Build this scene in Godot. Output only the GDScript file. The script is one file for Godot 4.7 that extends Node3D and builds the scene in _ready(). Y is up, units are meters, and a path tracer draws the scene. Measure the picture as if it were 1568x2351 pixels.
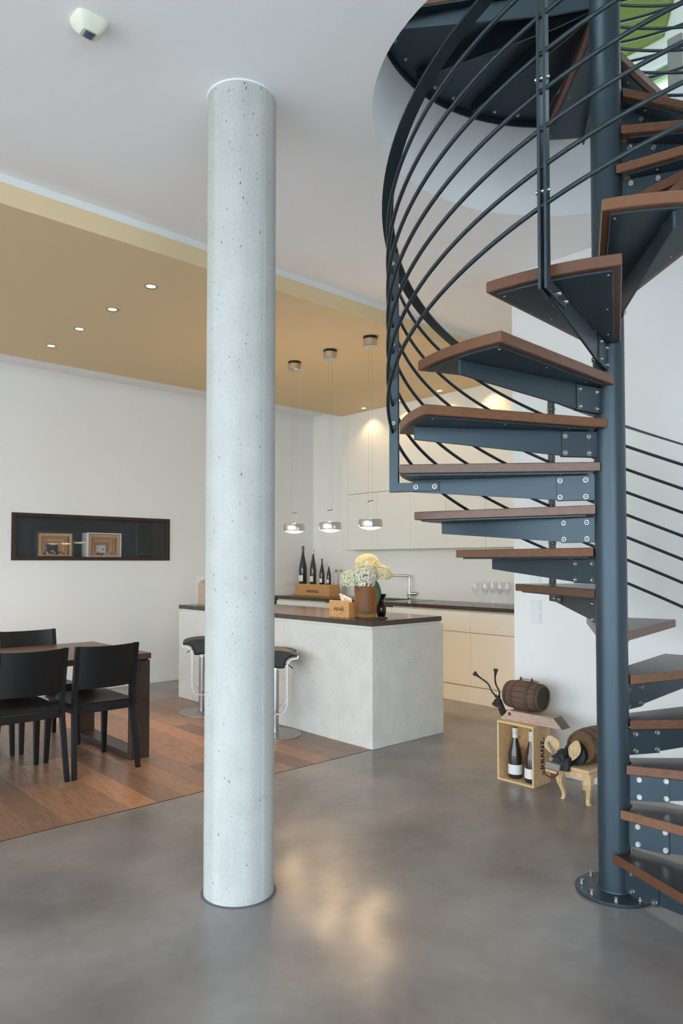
extends Node3D
# A kitchen-dining room with a round concrete column and a steel spiral staircase.
# x runs towards the kitchen wall, -z towards the dining wall, y up, metres.

const SC := Vector3(2.884, 0.0, -1.481)      # staircase axis on the floor
const RISE := 0.1789
const STEP := 24.927                          # degrees per tread
const TH0 := -128.417                         # angle of "tread 0"
const CEIL := 3.355
const XL := -6.0                              # inner face of the glazed left wall
const ZB := 3.2                               # inner face of the wall behind the camera
const FLOOR_WAVE := 0.075                        # how strongly the polished floor undulates
const UP2 := 3.94                             # upper floor level

var M := {}
var rng := RandomNumberGenerator.new()

# ------------------------------------------------------------------ mesh helpers
func nst() -> SurfaceTool:
	var s := SurfaceTool.new()
	s.begin(Mesh.PRIMITIVE_TRIANGLES)
	s.set_smooth_group(-1)
	return s

func vtx(s: SurfaceTool, p: Vector3, uv := Vector2.ZERO) -> void:
	s.set_uv(uv)
	s.add_vertex(p)

func tri(s: SurfaceTool, a: Vector3, b: Vector3, c: Vector3) -> void:   # counter-clockwise seen from outside
	vtx(s, a); vtx(s, c); vtx(s, b)

func quad(s: SurfaceTool, a: Vector3, b: Vector3, c: Vector3, d: Vector3) -> void:
	tri(s, a, b, c); tri(s, a, c, d)

func uquad(s: SurfaceTool, p: Array, u: Array) -> void:
	for k in [[0, 2, 1], [0, 3, 2]]:
		for i in k:
			vtx(s, p[i], u[i])

func box(s: SurfaceTool, c: Vector3, size: Vector3, bev := 0.002, xf := Transform3D()) -> void:
	var h := size * 0.5
	var b := minf(bev, minf(h.x, minf(h.y, h.z)) * 0.9)
	s.set_smooth_group(-1)
	if b <= 0.0001:
		b = 0.0
	# three points per corner: pulled in along the two other axes
	var P := {}
	for sx in [-1, 1]:
		for sy in [-1, 1]:
			for sz in [-1, 1]:
				P[[sx, sy, sz, 0]] = xf * (c + Vector3(sx * h.x, sy * (h.y - b), sz * (h.z - b)))
				P[[sx, sy, sz, 1]] = xf * (c + Vector3(sx * (h.x - b), sy * h.y, sz * (h.z - b)))
				P[[sx, sy, sz, 2]] = xf * (c + Vector3(sx * (h.x - b), sy * (h.y - b), sz * h.z))
	for g in [-1, 1]:
		_bq(s, [P[[g, -1, -1, 0]], P[[g, 1, -1, 0]], P[[g, 1, 1, 0]], P[[g, -1, 1, 0]]], g > 0)
		_bq(s, [P[[-1, g, -1, 1]], P[[-1, g, 1, 1]], P[[1, g, 1, 1]], P[[1, g, -1, 1]]], g > 0)
		_bq(s, [P[[-1, -1, g, 2]], P[[1, -1, g, 2]], P[[1, 1, g, 2]], P[[-1, 1, g, 2]]], g > 0)
	if b == 0.0:
		return
	for a in [-1, 1]:
		for d in [-1, 1]:
			var f: bool = a * d > 0
			_bq(s, [P[[a, d, -1, 0]], P[[a, d, -1, 1]], P[[a, d, 1, 1]], P[[a, d, 1, 0]]], f)      # edges along z
			_bq(s, [P[[-1, a, d, 1]], P[[-1, a, d, 2]], P[[1, a, d, 2]], P[[1, a, d, 1]]], f)      # edges along x
			_bq(s, [P[[d, -1, a, 2]], P[[d, -1, a, 0]], P[[d, 1, a, 0]], P[[d, 1, a, 2]]], f)      # edges along y
			for e in [-1, 1]:
				if a * d * e > 0:
					tri(s, P[[a, d, e, 0]], P[[a, d, e, 1]], P[[a, d, e, 2]])
				else:
					tri(s, P[[a, d, e, 0]], P[[a, d, e, 2]], P[[a, d, e, 1]])

func _bq(s: SurfaceTool, p: Array, f: bool) -> void:
	if f: quad(s, p[0], p[1], p[2], p[3])
	else: quad(s, p[0], p[3], p[2], p[1])

func bx(s: SurfaceTool, a: Vector3, b: Vector3, bev := 0.002) -> void:   # from corner to corner
	box(s, (a + b) * 0.5, (b - a).abs(), bev)

func area2(p: PackedVector2Array) -> float:
	var t := 0.0
	for i in p.size():
		t += p[i].cross(p[(i + 1) % p.size()])
	return t

func inset(p: PackedVector2Array, d: float) -> PackedVector2Array:
	var o := PackedVector2Array()
	var n := p.size()
	for i in n:
		var a := (p[i] - p[(i + n - 1) % n]).normalized()
		var b := (p[(i + 1) % n] - p[i]).normalized()
		var na := Vector2(-a.y, a.x); var nb := Vector2(-b.y, b.x)
		var m := (na + nb)
		var k := m.length_squared()
		o.append(p[i] + (m * (2.0 / k) * d if k > 0.2 else na * d))
	return o

# polygon in the local xy plane, pushed from z0 to z1, with chamfered rims
func prism(s: SurfaceTool, poly: PackedVector2Array, z0: float, z1: float, xf := Transform3D(), bev := 0.0, smooth_side := false) -> void:
	var p := poly.duplicate()
	if area2(p) < 0: p.reverse()
	var rings := []
	if bev > 0.0:
		var q := inset(p, bev)
		rings = [[q, z0], [p, z0 + bev], [p, z1 - bev], [q, z1]]
	else:
		rings = [[p, z0], [p, z1]]
	var n := p.size()
	for r in rings.size() - 1:
		s.set_smooth_group(r + 1 if smooth_side else -1)
		for i in n:
			var j := (i + 1) % n
			var a: PackedVector2Array = rings[r][0]
			var b: PackedVector2Array = rings[r + 1][0]
			var za: float = rings[r][1]; var zb: float = rings[r + 1][1]
			quad(s, xf * Vector3(a[i].x, a[i].y, za), xf * Vector3(a[j].x, a[j].y, za), xf * Vector3(b[j].x, b[j].y, zb), xf * Vector3(b[i].x, b[i].y, zb))
	s.set_smooth_group(-1)
	var lo: PackedVector2Array = rings[0][0]
	var hi: PackedVector2Array = rings[-1][0]
	var t := Geometry2D.triangulate_polygon(p)
	for k in range(0, t.size(), 3):
		var a := t[k]; var b := t[k + 1]; var c := t[k + 2]
		if (p[b] - p[a]).cross(p[c] - p[a]) < 0:
			var w := b; b = c; c = w
		tri(s, xf * Vector3(hi[a].x, hi[a].y, z1), xf * Vector3(hi[b].x, hi[b].y, z1), xf * Vector3(hi[c].x, hi[c].y, z1))
		tri(s, xf * Vector3(lo[a].x, lo[a].y, z0), xf * Vector3(lo[c].x, lo[c].y, z0), xf * Vector3(lo[b].x, lo[b].y, z0))

# profile of (radius, height) points, outside seen with height rising; hard edges where it turns sharply
func lathe(s: SurfaceTool, prof: Array, n := 24, xf := Transform3D(), a0 := 0.0, a1 := TAU) -> void:
	var g := 10
	var run := 0.0
	for k in prof.size() - 1:
		var p: Vector2 = prof[k]; var q: Vector2 = prof[k + 1]
		if k > 0:
			var d0: Vector2 = (p - prof[k - 1]).normalized()
			if d0.dot((q - p).normalized()) < 0.8: g += 1
		s.set_smooth_group(g)
		var l := p.distance_to(q)
		for i in n:
			var t0 := a0 + (a1 - a0) * i / n; var t1 := a0 + (a1 - a0) * (i + 1) / n
			var c0 := Vector2(cos(t0), -sin(t0)); var c1 := Vector2(cos(t1), -sin(t1))
			var A := xf * Vector3(p.x * c0.x, p.y, p.x * c0.y); var B := xf * Vector3(p.x * c1.x, p.y, p.x * c1.y)
			var C := xf * Vector3(q.x * c1.x, q.y, q.x * c1.y); var D := xf * Vector3(q.x * c0.x, q.y, q.x * c0.y)
			var u0 := float(i) / n; var u1 := float(i + 1) / n
			var ua := Vector2(u0, run); var ub := Vector2(u1, run); var uc := Vector2(u1, run + l); var ud := Vector2(u0, run + l)
			if p.x > 1e-5:
				vtx(s, A, ua); vtx(s, C, uc); vtx(s, B, ub)
			if q.x > 1e-5:
				vtx(s, A, ua); vtx(s, D, ud); vtx(s, C, uc)
		run += l
	s.set_smooth_group(-1)

func tube(s: SurfaceTool, pts: Array, r: float, n := 8, caps := true, radii := []) -> void:
	var m := pts.size()
	var t0: Vector3 = (pts[1] - pts[0]).normalized()
	var u := t0.cross(Vector3.UP if absf(t0.y) < 0.9 else Vector3.RIGHT).normalized()
	var rings := []
	for i in m:
		var t: Vector3 = (pts[mini(i + 1, m - 1)] - pts[maxi(i - 1, 0)]).normalized()
		u = (u - t * u.dot(t)).normalized()
		var w := t.cross(u)
		var ring := []
		var rr: float = radii[i] if radii.size() else r
		for k in n:
			var a := TAU * k / n
			ring.append(pts[i] + (u * cos(a) + w * sin(a)) * rr)
		rings.append(ring)
	s.set_smooth_group(5)
	for i in m - 1:
		for k in n:
			var j := (k + 1) % n
			quad(s, rings[i][k], rings[i][j], rings[i + 1][j], rings[i + 1][k])
	s.set_smooth_group(-1)
	if caps:
		for k in range(1, n - 1):
			tri(s, rings[0][0], rings[0][k + 1], rings[0][k])
			tri(s, rings[-1][0], rings[-1][k], rings[-1][k + 1])

# a strip of quads between successive closed cross-sections
func skin(s: SurfaceTool, rings: Array, caps := true, group := -1) -> void:
	s.set_smooth_group(group)
	var n: int = rings[0].size()
	for i in rings.size() - 1:
		for k in n:
			var j := (k + 1) % n
			quad(s, rings[i][k], rings[i][j], rings[i + 1][j], rings[i + 1][k])
	s.set_smooth_group(-1)
	if caps:
		for k in range(1, n - 1):
			tri(s, rings[0][0], rings[0][k + 1], rings[0][k])
			tri(s, rings[-1][0], rings[-1][k], rings[-1][k + 1])

func smooth_path(c: Array, per := 6) -> Array:
	var o := []
	var n := c.size()
	for i in n - 1:
		var a: Vector3 = c[maxi(i - 1, 0)]; var b: Vector3 = c[i]; var d: Vector3 = c[i + 1]; var e: Vector3 = c[mini(i + 2, n - 1)]
		for k in per:
			o.append(b.cubic_interpolate(d, a, e, float(k) / per))
	o.append(c[-1])
	return o

func done(s: SurfaceTool) -> ArrayMesh:
	s.generate_normals()
	return s.commit()

func inst(called: String, m: Mesh, mt: Material, parent: Node, xf := Transform3D()) -> MeshInstance3D:
	var o := MeshInstance3D.new()
	o.name = called
	o.mesh = m
	o.material_override = mt
	o.transform = xf
	parent.add_child(o, true)
	return o

func obj(called: String, s: SurfaceTool, mt: Material, parent: Node = self, xf := Transform3D()) -> MeshInstance3D:
	return inst(called, done(s), mt, parent, xf)

var used := {}
func numbered(called: String) -> String:
	var k: int = used.get(called, 0)
	used[called] = k + 1
	return called if k == 0 else "%s_%03d" % [called, k]

func tag(o: Node, label: String, category: String, group := "") -> Node:
	o.set_meta("label", label)
	o.set_meta("category", category)
	if group: o.set_meta("group", group)
	return o

func thing(called: String, label: String, category: String, at := Vector3.ZERO, turn := 0.0, group := "") -> Node3D:
	var o := Node3D.new()
	o.name = numbered(called)
	add_child(o, true)
	o.position = at
	o.rotation.y = turn
	tag(o, label, category, group)
	return o

func dup(src: Node3D, at: Vector3, turn: float, label: String) -> Node3D:
	var o: Node3D = src.duplicate()
	o.name = numbered(String(src.name).trim_suffix("_001"))
	add_child(o, true)
	o.position = at
	o.rotation.y = turn
	o.set_meta("label", label)
	return o

func struct(called: String, s: SurfaceTool, mt: Material, parent: Node = self) -> MeshInstance3D:
	var o := obj(called, s, mt, parent)
	if parent == self: o.set_meta("kind", "structure")
	return o

func snode(called: String) -> Node3D:
	var o := Node3D.new()
	o.name = called
	add_child(o, true)
	o.set_meta("kind", "structure")
	return o

func text(called: String, words: String, size: float, mt: Material, parent: Node, xf: Transform3D, bold := true) -> MeshInstance3D:
	var t := TextMesh.new()
	var f := SystemFont.new()
	f.font_names = PackedStringArray(["Droid Sans"])
	f.font_weight = 700 if bold else 400
	t.font = f
	t.text = words
	t.font_size = 32
	t.pixel_size = size / 23.0        # size: height of a capital
	t.depth = 0.0006
	return inst(called, t, mt, parent, xf)

# ------------------------------------------------------------------ materials
func pm(c: Color, rough := 0.6, metal := 0.0) -> StandardMaterial3D:
	var m := StandardMaterial3D.new()
	m.albedo_color = c
	m.roughness = rough
	m.metallic = metal
	return m

func c8(r: int, g: int, b: int) -> Color:
	return Color8(r, g, b)

func noise_tex(w: int, h: int, freq: float, seed_: int, ramp: Array, octaves := 4, normal := false, bump := 4.0) -> NoiseTexture2D:
	var n := FastNoiseLite.new()
	n.seed = seed_
	n.frequency = freq
	n.fractal_octaves = octaves
	n.noise_type = FastNoiseLite.TYPE_PERLIN
	var t := NoiseTexture2D.new()
	t.width = w; t.height = h
	t.seamless = true
	t.noise = n
	t.as_normal_map = normal
	t.bump_strength = bump
	if ramp.size():
		var g := Gradient.new()
		var off := PackedFloat32Array(); var col := PackedColorArray()
		for i in ramp.size():
			off.append(float(i) / (ramp.size() - 1)); col.append(ramp[i])
		g.offsets = off; g.colors = col
		t.color_ramp = g
	return t

func tp(m: StandardMaterial3D, sc: Vector3, world := false) -> StandardMaterial3D:
	m.uv1_triplanar = true
	m.uv1_world_triplanar = world
	m.uv1_scale = sc
	m.uv1_triplanar_sharpness = 8.0
	return m

func wood(dark: Color, light: Color, sc: Vector3, rough: float, seed_: int, world := false) -> StandardMaterial3D:
	var m := pm(Color.WHITE, rough)
	var mid := dark.lerp(light, 0.55)
	m.albedo_texture = noise_tex(512, 512, 0.04, seed_, [dark, mid.darkened(0.12), mid, light, mid], 5)
	return tp(m, sc, world)

# board-marked, pitted concrete painted pixel by pixel: colour and the little air holes
func concrete_image(w: int, h: int, base: Color, seed_: int, pits: int, streak: bool, dense_top := false) -> ImageTexture:
	var n := FastNoiseLite.new(); n.noise_type = FastNoiseLite.TYPE_PERLIN; n.seed = seed_; n.frequency = 0.012; n.fractal_octaves = 4
	var a := n.get_seamless_image(w, h).get_data()
	var n2 := FastNoiseLite.new(); n2.noise_type = FastNoiseLite.TYPE_PERLIN; n2.seed = seed_ + 7; n2.frequency = 0.15; n2.fractal_octaves = 2
	var b := n2.get_seamless_image(w, h).get_data()
	var n3 := FastNoiseLite.new(); n3.noise_type = FastNoiseLite.TYPE_PERLIN; n3.seed = seed_ + 9; n3.frequency = 0.03
	var col := n3.get_seamless_image(w, 64).get_data()
	var out := PackedByteArray(); out.resize(w * h * 3)
	var R := base.r8; var G := base.g8; var B := base.b8
	for i in w * h:
		var v := (a[i] - 128) * 0.045 + (b[i] - 128) * 0.05
		if streak: v += (col[i % w + w * ((i / w / 64) % 64)] - 128) * 0.06
		out[i * 3] = clampi(int(R + v), 0, 255)
		out[i * 3 + 1] = clampi(int(G + v), 0, 255)
		out[i * 3 + 2] = clampi(int(B + v), 0, 255)
	var r := RandomNumberGenerator.new(); r.seed = seed_
	for k in pits:
		var x := r.randi_range(4, w - 5)
		var y := int(pow(r.randf(), 1.7) * (h - 12)) + 5 if dense_top else r.randi_range(5, h - 6)
		var big := r.randf()
		var len := r.randi_range(1, 2) if big < 0.88 else r.randi_range(3, 6)
		var wid := 1 if big < 0.7 else 2
		var lean := r.randf_range(-0.5, 0.5)
		var dk := r.randf_range(0.35, 0.8)
		for j in len:
			for i in wid:
				var q := ((y + j) * w + x + i + int(j * lean)) * 3
				for c in 3:
					out[q + c] = int(out[q + c] * dk)
	return ImageTexture.create_from_image(Image.create_from_data(w, h, false, Image.FORMAT_RGB8, out))

# polished screed: soft clouds in the colour and in the gloss, one picture over the whole floor (14 m)
func floor_images(m: StandardMaterial3D) -> void:
	var w := 1024
	var n := FastNoiseLite.new(); n.noise_type = FastNoiseLite.TYPE_PERLIN; n.seed = 21; n.frequency = 0.022; n.fractal_octaves = 4
	var a := n.get_image(w, w).get_data()
	var n2 := FastNoiseLite.new(); n2.noise_type = FastNoiseLite.TYPE_PERLIN; n2.seed = 22; n2.frequency = 0.3; n2.fractal_octaves = 2
	var b := n2.get_image(w, w).get_data()
	var n3 := FastNoiseLite.new(); n3.noise_type = FastNoiseLite.TYPE_PERLIN; n3.seed = 25; n3.frequency = 0.03; n3.fractal_octaves = 3
	var c := n3.get_image(w, w).get_data()
	var col := PackedByteArray(); col.resize(w * w * 3)
	var rgh := PackedByteArray(); rgh.resize(w * w)
	for i in w * w:
		var v := (a[i] - 128) * 0.14 + (b[i] - 128) * 0.03
		var warm := (c[i] - 128) * 0.02
		col[i * 3] = clampi(int(134 + v + warm), 0, 255)
		col[i * 3 + 1] = clampi(int(127 + v), 0, 255)
		col[i * 3 + 2] = clampi(int(123 + v - warm), 0, 255)
		rgh[i] = clampi(int(61 + (c[i] - 128) * 0.06), 50, 66)
	m.albedo_texture = ImageTexture.create_from_image(Image.create_from_data(w, w, false, Image.FORMAT_RGB8, col))
	m.roughness_texture = ImageTexture.create_from_image(Image.create_from_data(w, w, false, Image.FORMAT_L8, rgh))
	m.roughness_texture_channel = BaseMaterial3D.TEXTURE_CHANNEL_GRAYSCALE
	m.roughness = 1.0
	# slow undulation from trowelling, as slopes in a float image
	var n4 := FastNoiseLite.new(); n4.noise_type = FastNoiseLite.TYPE_PERLIN; n4.seed = 28; n4.frequency = 0.06; n4.fractal_octaves = 2
	var q := 512
	var im := Image.create(q, q, false, Image.FORMAT_RGBF)
	for y in q:
		for x in q:
			var h0 := n4.get_noise_2d(x, y)
			im.set_pixel(x, y, Color(0.5 + (n4.get_noise_2d(x + 1, y) - h0) * FLOOR_WAVE, 0.5 + (n4.get_noise_2d(x, y + 1) - h0) * FLOOR_WAVE, 1.0))
	m.normal_enabled = true
	m.normal_texture = ImageTexture.create_from_image(im)
	m.uv1_offset = Vector3(0.5, 0.5, 0.5)

func make_materials() -> void:
	M.wall = pm(c8(244, 243, 240), 0.9)
	M.wall.normal_enabled = true
	M.wall.normal_texture = noise_tex(256, 256, 0.12, 3, [], 2, true, 0.5)
	M.wall.normal_scale = 0.4
	tp(M.wall, Vector3.ONE * 3.0, true)
	M.ceil = pm(c8(248, 248, 249), 0.92)
	M.ochre = pm(c8(226, 203, 162), 0.85)
	M.reveal = pm(c8(228, 230, 228), 0.9)
	M.floor = pm(Color.WHITE, 0.3)
	floor_images(M.floor)
	tp(M.floor, Vector3.ONE / 14.0, true)
	M.column = pm(Color.WHITE, 0.75)
	M.column.albedo_texture = concrete_image(512, 1792, c8(183, 184, 180), 5, 1300, true, true)
	M.column.uv1_scale = Vector3(1.0, -1.0 / 3.4, 1.0)
	M.conc = pm(Color.WHITE, 0.8)
	M.conc.albedo_texture = concrete_image(1024, 1024, c8(212, 211, 204), 11, 1500, false)
	tp(M.conc, Vector3.ONE * 0.5, true)
	M.planks = []
	var tones := [[c8(116, 88, 72), c8(150, 118, 98)], [c8(134, 99, 77), c8(170, 130, 104)], [c8(98, 77, 66), c8(130, 104, 90)], [c8(154, 110, 80), c8(190, 142, 108)], [c8(118, 92, 77), c8(154, 122, 103)]]
	for k in tones.size():
		M.planks.append(wood(tones[k][0], tones[k][1], Vector3(5, 5, 0.4), 0.32, 40 + k, true))
	M.treads = []
	for k in 3:
		M.treads.append(wood([c8(80, 50, 34), c8(90, 57, 38), c8(74, 46, 32)][k], [c8(126, 83, 57), c8(138, 93, 63), c8(116, 77, 54)][k], Vector3(1.4, 26, 26), 0.33, 60 + k))
	M.tread_top = wood(c8(40, 31, 28), c8(62, 49, 44), Vector3(1.4, 26, 26), 0.28, 66)
	M.steel = pm(c8(58, 72, 81), 0.38, 0.45)
	M.steel.metallic_specular = 0.5
	M.rail = pm(c8(46, 57, 63), 0.4, 0.4)
	M.inox = pm(c8(190, 188, 184), 0.34, 1.0)
	M.chrome = pm(c8(215, 215, 215), 0.08, 1.0)
	M.brushed = pm(c8(168, 166, 163), 0.32, 1.0)
	M.shade = pm(c8(206, 202, 196), 0.3, 1.0)
	M.black_chair = wood(c8(6, 8, 10), c8(12, 14, 17), Vector3(4, 4, 4), 0.4, 71)
	M.table = wood(c8(62, 40, 30), c8(104, 68, 48), Vector3(1.0, 10, 10), 0.3, 72)
	M.table_dark = wood(c8(44, 34, 28), c8(70, 54, 44), Vector3(10, 1.0, 10), 0.4, 73)
	M.worktop = wood(c8(56, 44, 39), c8(90, 73, 64), Vector3(14, 14, 1.0), 0.22, 74, true)
	M.frame_wood = wood(c8(40, 26, 20), c8(68, 46, 36), Vector3(1.5, 12, 12), 0.45, 75)
	M.cream = pm(c8(243, 240, 229), 0.42)
	M.shadow_gap = pm(c8(150, 144, 130), 0.8)
	M.carcass = pm(c8(222, 216, 198), 0.6)
	M.splash = pm(c8(250, 246, 237), 0.4)
	M.black = pm(c8(16, 17, 19), 0.45)
	M.black_gloss = pm(c8(12, 13, 15), 0.12)
	M.leather = pm(c8(18, 19, 21), 0.5)
	M.white_plastic = pm(c8(235, 236, 234), 0.4)
	M.cream_plastic = pm(c8(226, 226, 208), 0.45)
	M.grey_mark = pm(c8(120, 122, 122), 0.6)
	M.sensor_lens = pm(c8(70, 88, 104), 0.15)
	M.seal = pm(c8(92, 94, 99), 0.7)
	M.box_wood = wood(c8(196, 140, 82), c8(226, 172, 110), Vector3(10, 10, 1.2), 0.55, 80)
	M.crate_wood = wood(c8(226, 186, 136), c8(238, 204, 156), Vector3(10, 1.2, 10), 0.6, 81)
	M.crate_in = wood(c8(216, 168, 112), c8(232, 190, 136), Vector3(10, 1.0, 10), 0.6, 82)
	M.knot = pm(c8(120, 76, 44), 0.7)
	M.ink = pm(c8(40, 32, 26), 0.8)
	M.glass_dark = pm(c8(14, 18, 16), 0.06); M.glass_dark.clearcoat_enabled = true
	M.glass_brown = pm(c8(40, 24, 18), 0.06); M.glass_brown.clearcoat_enabled = true
	M.glass_teal = pm(c8(10, 26, 34), 0.06); M.glass_teal.clearcoat_enabled = true
	M.foil_white = pm(c8(226, 222, 218), 0.4)
	M.foil_dark = pm(c8(96, 84, 70), 0.4, 0.4)
	M.foil_silver = pm(c8(190, 182, 172), 0.35, 0.5)
	M.paper = pm(c8(238, 238, 236), 0.8)
	M.cork = pm(c8(196, 150, 106), 0.9)
	M.glass = pm(Color(0.96, 0.98, 0.97, 0.06), 0.03); M.glass.transparency = BaseMaterial3D.TRANSPARENCY_ALPHA
	M.pane_dark = pm(Color(0.6, 0.66, 0.68, 0.06), 0.02); M.pane_dark.metallic_specular = 0.25; M.pane_dark.transparency = BaseMaterial3D.TRANSPARENCY_ALPHA
	M.vase = pm(c8(140, 102, 52), 0.12)
	M.vase.normal_enabled = true
	M.vase.normal_texture = noise_tex(128, 128, 0.09, 90, [], 1, true, 5.0)
	M.vase.uv1_scale = Vector3(9, 30, 1)
	M.vase.albedo_color = Color(0.80, 0.60, 0.27, 0.12)
	M.vase.refraction_enabled = true
	M.vase.refraction_scale = 0.05
	M.petal = pm(c8(240, 238, 216), 0.8)
	M.petal_yellow = pm(c8(244, 234, 192), 0.8)
	M.petal_green = pm(c8(230, 234, 206), 0.8)
	M.leaf = pm(c8(48, 84, 44), 0.5)
	M.stem = pm(c8(110, 130, 70), 0.6)
	M.slate = pm(c8(44, 48, 52), 0.6)
	M.corks = wood(c8(150, 112, 76), c8(208, 172, 128), Vector3(14, 14, 14), 0.9, 92)
	M.kraft = pm(c8(196, 154, 104), 0.85)
	M.kraft_dark = pm(c8(168, 128, 84), 0.85)
	M.box_navy = pm(c8(20, 28, 38), 0.6)
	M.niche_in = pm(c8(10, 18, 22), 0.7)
	M.bronze = pm(c8(120, 104, 76), 0.4, 0.5)
	M.keg = wood(c8(74, 54, 42), c8(124, 96, 76), Vector3(14, 14, 1.6), 0.75, 95)
	M.keg2 = wood(c8(84, 62, 40), c8(136, 104, 68), Vector3(1.6, 14, 14), 0.75, 96)
	M.hoop = wood(c8(64, 46, 38), c8(98, 74, 60), Vector3(12, 12, 12), 0.7, 97)
	M.keg_head = pm(c8(58, 52, 38), 0.8)
	M.beam = wood(c8(172, 140, 122), c8(214, 184, 166), Vector3(14, 14, 1.2), 0.75, 98)
	M.beam_end = wood(c8(92, 82, 74), c8(134, 122, 110), Vector3(20, 20, 20), 0.8, 99)
	M.pale_wood = wood(c8(220, 178, 128), c8(238, 204, 158), Vector3(8, 1.4, 8), 0.5, 100)
	M.red = pm(c8(214, 52, 40), 0.5)
	M.rubber = pm(c8(40, 42, 44), 0.6)
	M.rust = pm(c8(96, 56, 42), 0.6, 0.3)
	M.old_metal = pm(c8(46, 50, 52), 0.45, 0.4)
	M.grey_wood = wood(c8(128, 116, 108), c8(176, 164, 154), Vector3(2, 18, 18), 0.8, 101)
	M.green_wall = pm(c8(132, 150, 78), 0.9)
	M.up_wall = pm(c8(236, 240, 232), 0.9)
	M.window_frame = pm(c8(150, 150, 144), 0.6)
	M.terrace = pm(c8(222, 220, 216), 0.9)
	M.lens_warm = pm(c8(255, 236, 210), 0.4)
	M.lens_warm.emission_enabled = true
	M.lens_warm.emission = c8(255, 226, 190)
	M.lens_small = M.lens_warm.duplicate()
	M.lens_small.emission_enabled = true
	M.lens_small.emission = c8(255, 226, 190)
	M.lens_small.emission_energy_multiplier = 0.6
	M.lens_warm.emission_energy_multiplier = 3.0

# ------------------------------------------------------------------ scene
func _ready() -> void:
	rng.seed = 7
	# camera: a 24-36 mm lens shifted upwards, eye 1.37 m above the floor
	var cam := Camera3D.new()
	cam.name = "camera"
	var yaw := deg_to_rad(42.24889); var pit := deg_to_rad(1.845187)
	var fw := Vector3(cos(pit) * sin(yaw), sin(pit), -cos(pit) * cos(yaw))
	var rt := Vector3(cos(yaw), 0, sin(yaw))
	cam.transform = Transform3D(Basis(rt, rt.cross(fw), -fw), Vector3(0, 1.37, 0))
	cam.projection = Camera3D.PROJECTION_FRUSTUM
	cam.near = 0.05
	cam.far = 100.0
	cam.size = 2351.0 / 1647.327 * cam.near
	cam.frustum_offset = Vector2(0, 61.742 / 1647.327 * cam.near)
	add_child(cam)
	cam.current = true
	# overcast daylight
	var env := Environment.new()
	env.background_mode = Environment.BG_SKY
	var sm := ProceduralSkyMaterial.new()
	sm.sky_top_color = Color(0.84, 0.91, 0.97)
	sm.sky_horizon_color = Color(0.89, 0.94, 0.97)
	sm.ground_bottom_color = Color(0.52, 0.53, 0.52)
	sm.ground_horizon_color = Color(0.66, 0.68, 0.68)
	sm.sky_energy_multiplier = 1.0
	var sky := Sky.new()
	sky.sky_material = sm
	env.sky = sky
	env.background_energy_multiplier = 1.0
	env.tonemap_mode = Environment.TONE_MAPPER_LINEAR
	env.tonemap_exposure = 10.4
	env.sdfgi_enabled = true
	env.ssao_enabled = true
	env.ssil_enabled = true
	var we := WorldEnvironment.new()
	we.name = "daylight"
	we.environment = env
	add_child(we)

	make_materials()
	build_shell()
	build_upper_floor()
	build_floor()
	build_column()
	build_stairs()
	build_island()
	build_kitchen()
	build_lamps()
	build_dining()
	build_stools()
	build_niche()
	build_counter_items()
	build_sculptures()
	build_small_fittings()

# ------------------------------------------------------------------ room shell
func ring_slab(s: SurfaceTool, c: Vector2, r: float, lo: Vector2, hi: Vector2, y0: float, y1: float) -> void:
	# a slab from lo to hi (x, z) with a round hole
	var angs := []
	for k in 96: angs.append(TAU * k / 96.0)
	for q in [Vector2(lo.x, lo.y), Vector2(hi.x, lo.y), Vector2(hi.x, hi.y), Vector2(lo.x, hi.y)]:
		angs.append(fposmod((q - c).angle(), TAU))
	angs.sort()
	var inn := []; var out := []
	for a in angs:
		var d := Vector2(cos(a), sin(a))
		inn.append(c + d * r)
		var t := 1e9
		if d.x > 1e-6: t = minf(t, (hi.x - c.x) / d.x)
		if d.x < -1e-6: t = minf(t, (lo.x - c.x) / d.x)
		if d.y > 1e-6: t = minf(t, (hi.y - c.y) / d.y)
		if d.y < -1e-6: t = minf(t, (lo.y - c.y) / d.y)
		out.append(c + d * t)
	var n := angs.size()
	for i in n:
		var j := (i + 1) % n
		var a: Vector2 = inn[i]; var b: Vector2 = inn[j]; var e: Vector2 = out[j]; var f: Vector2 = out[i]
		s.set_smooth_group(1)
		quad(s, Vector3(a.x, y0, a.y), Vector3(f.x, y0, f.y), Vector3(e.x, y0, e.y), Vector3(b.x, y0, b.y))
		s.set_smooth_group(2)
		quad(s, Vector3(a.x, y1, a.y), Vector3(b.x, y1, b.y), Vector3(e.x, y1, e.y), Vector3(f.x, y1, f.y))
		s.set_smooth_group(3)
		quad(s, Vector3(a.x, y0, a.y), Vector3(b.x, y0, b.y), Vector3(b.x, y1, b.y), Vector3(a.x, y1, a.y))
		s.set_smooth_group(-1)
		quad(s, Vector3(e.x, y0, e.y), Vector3(f.x, y0, f.y), Vector3(f.x, y1, f.y), Vector3(e.x, y1, e.y))

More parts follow.
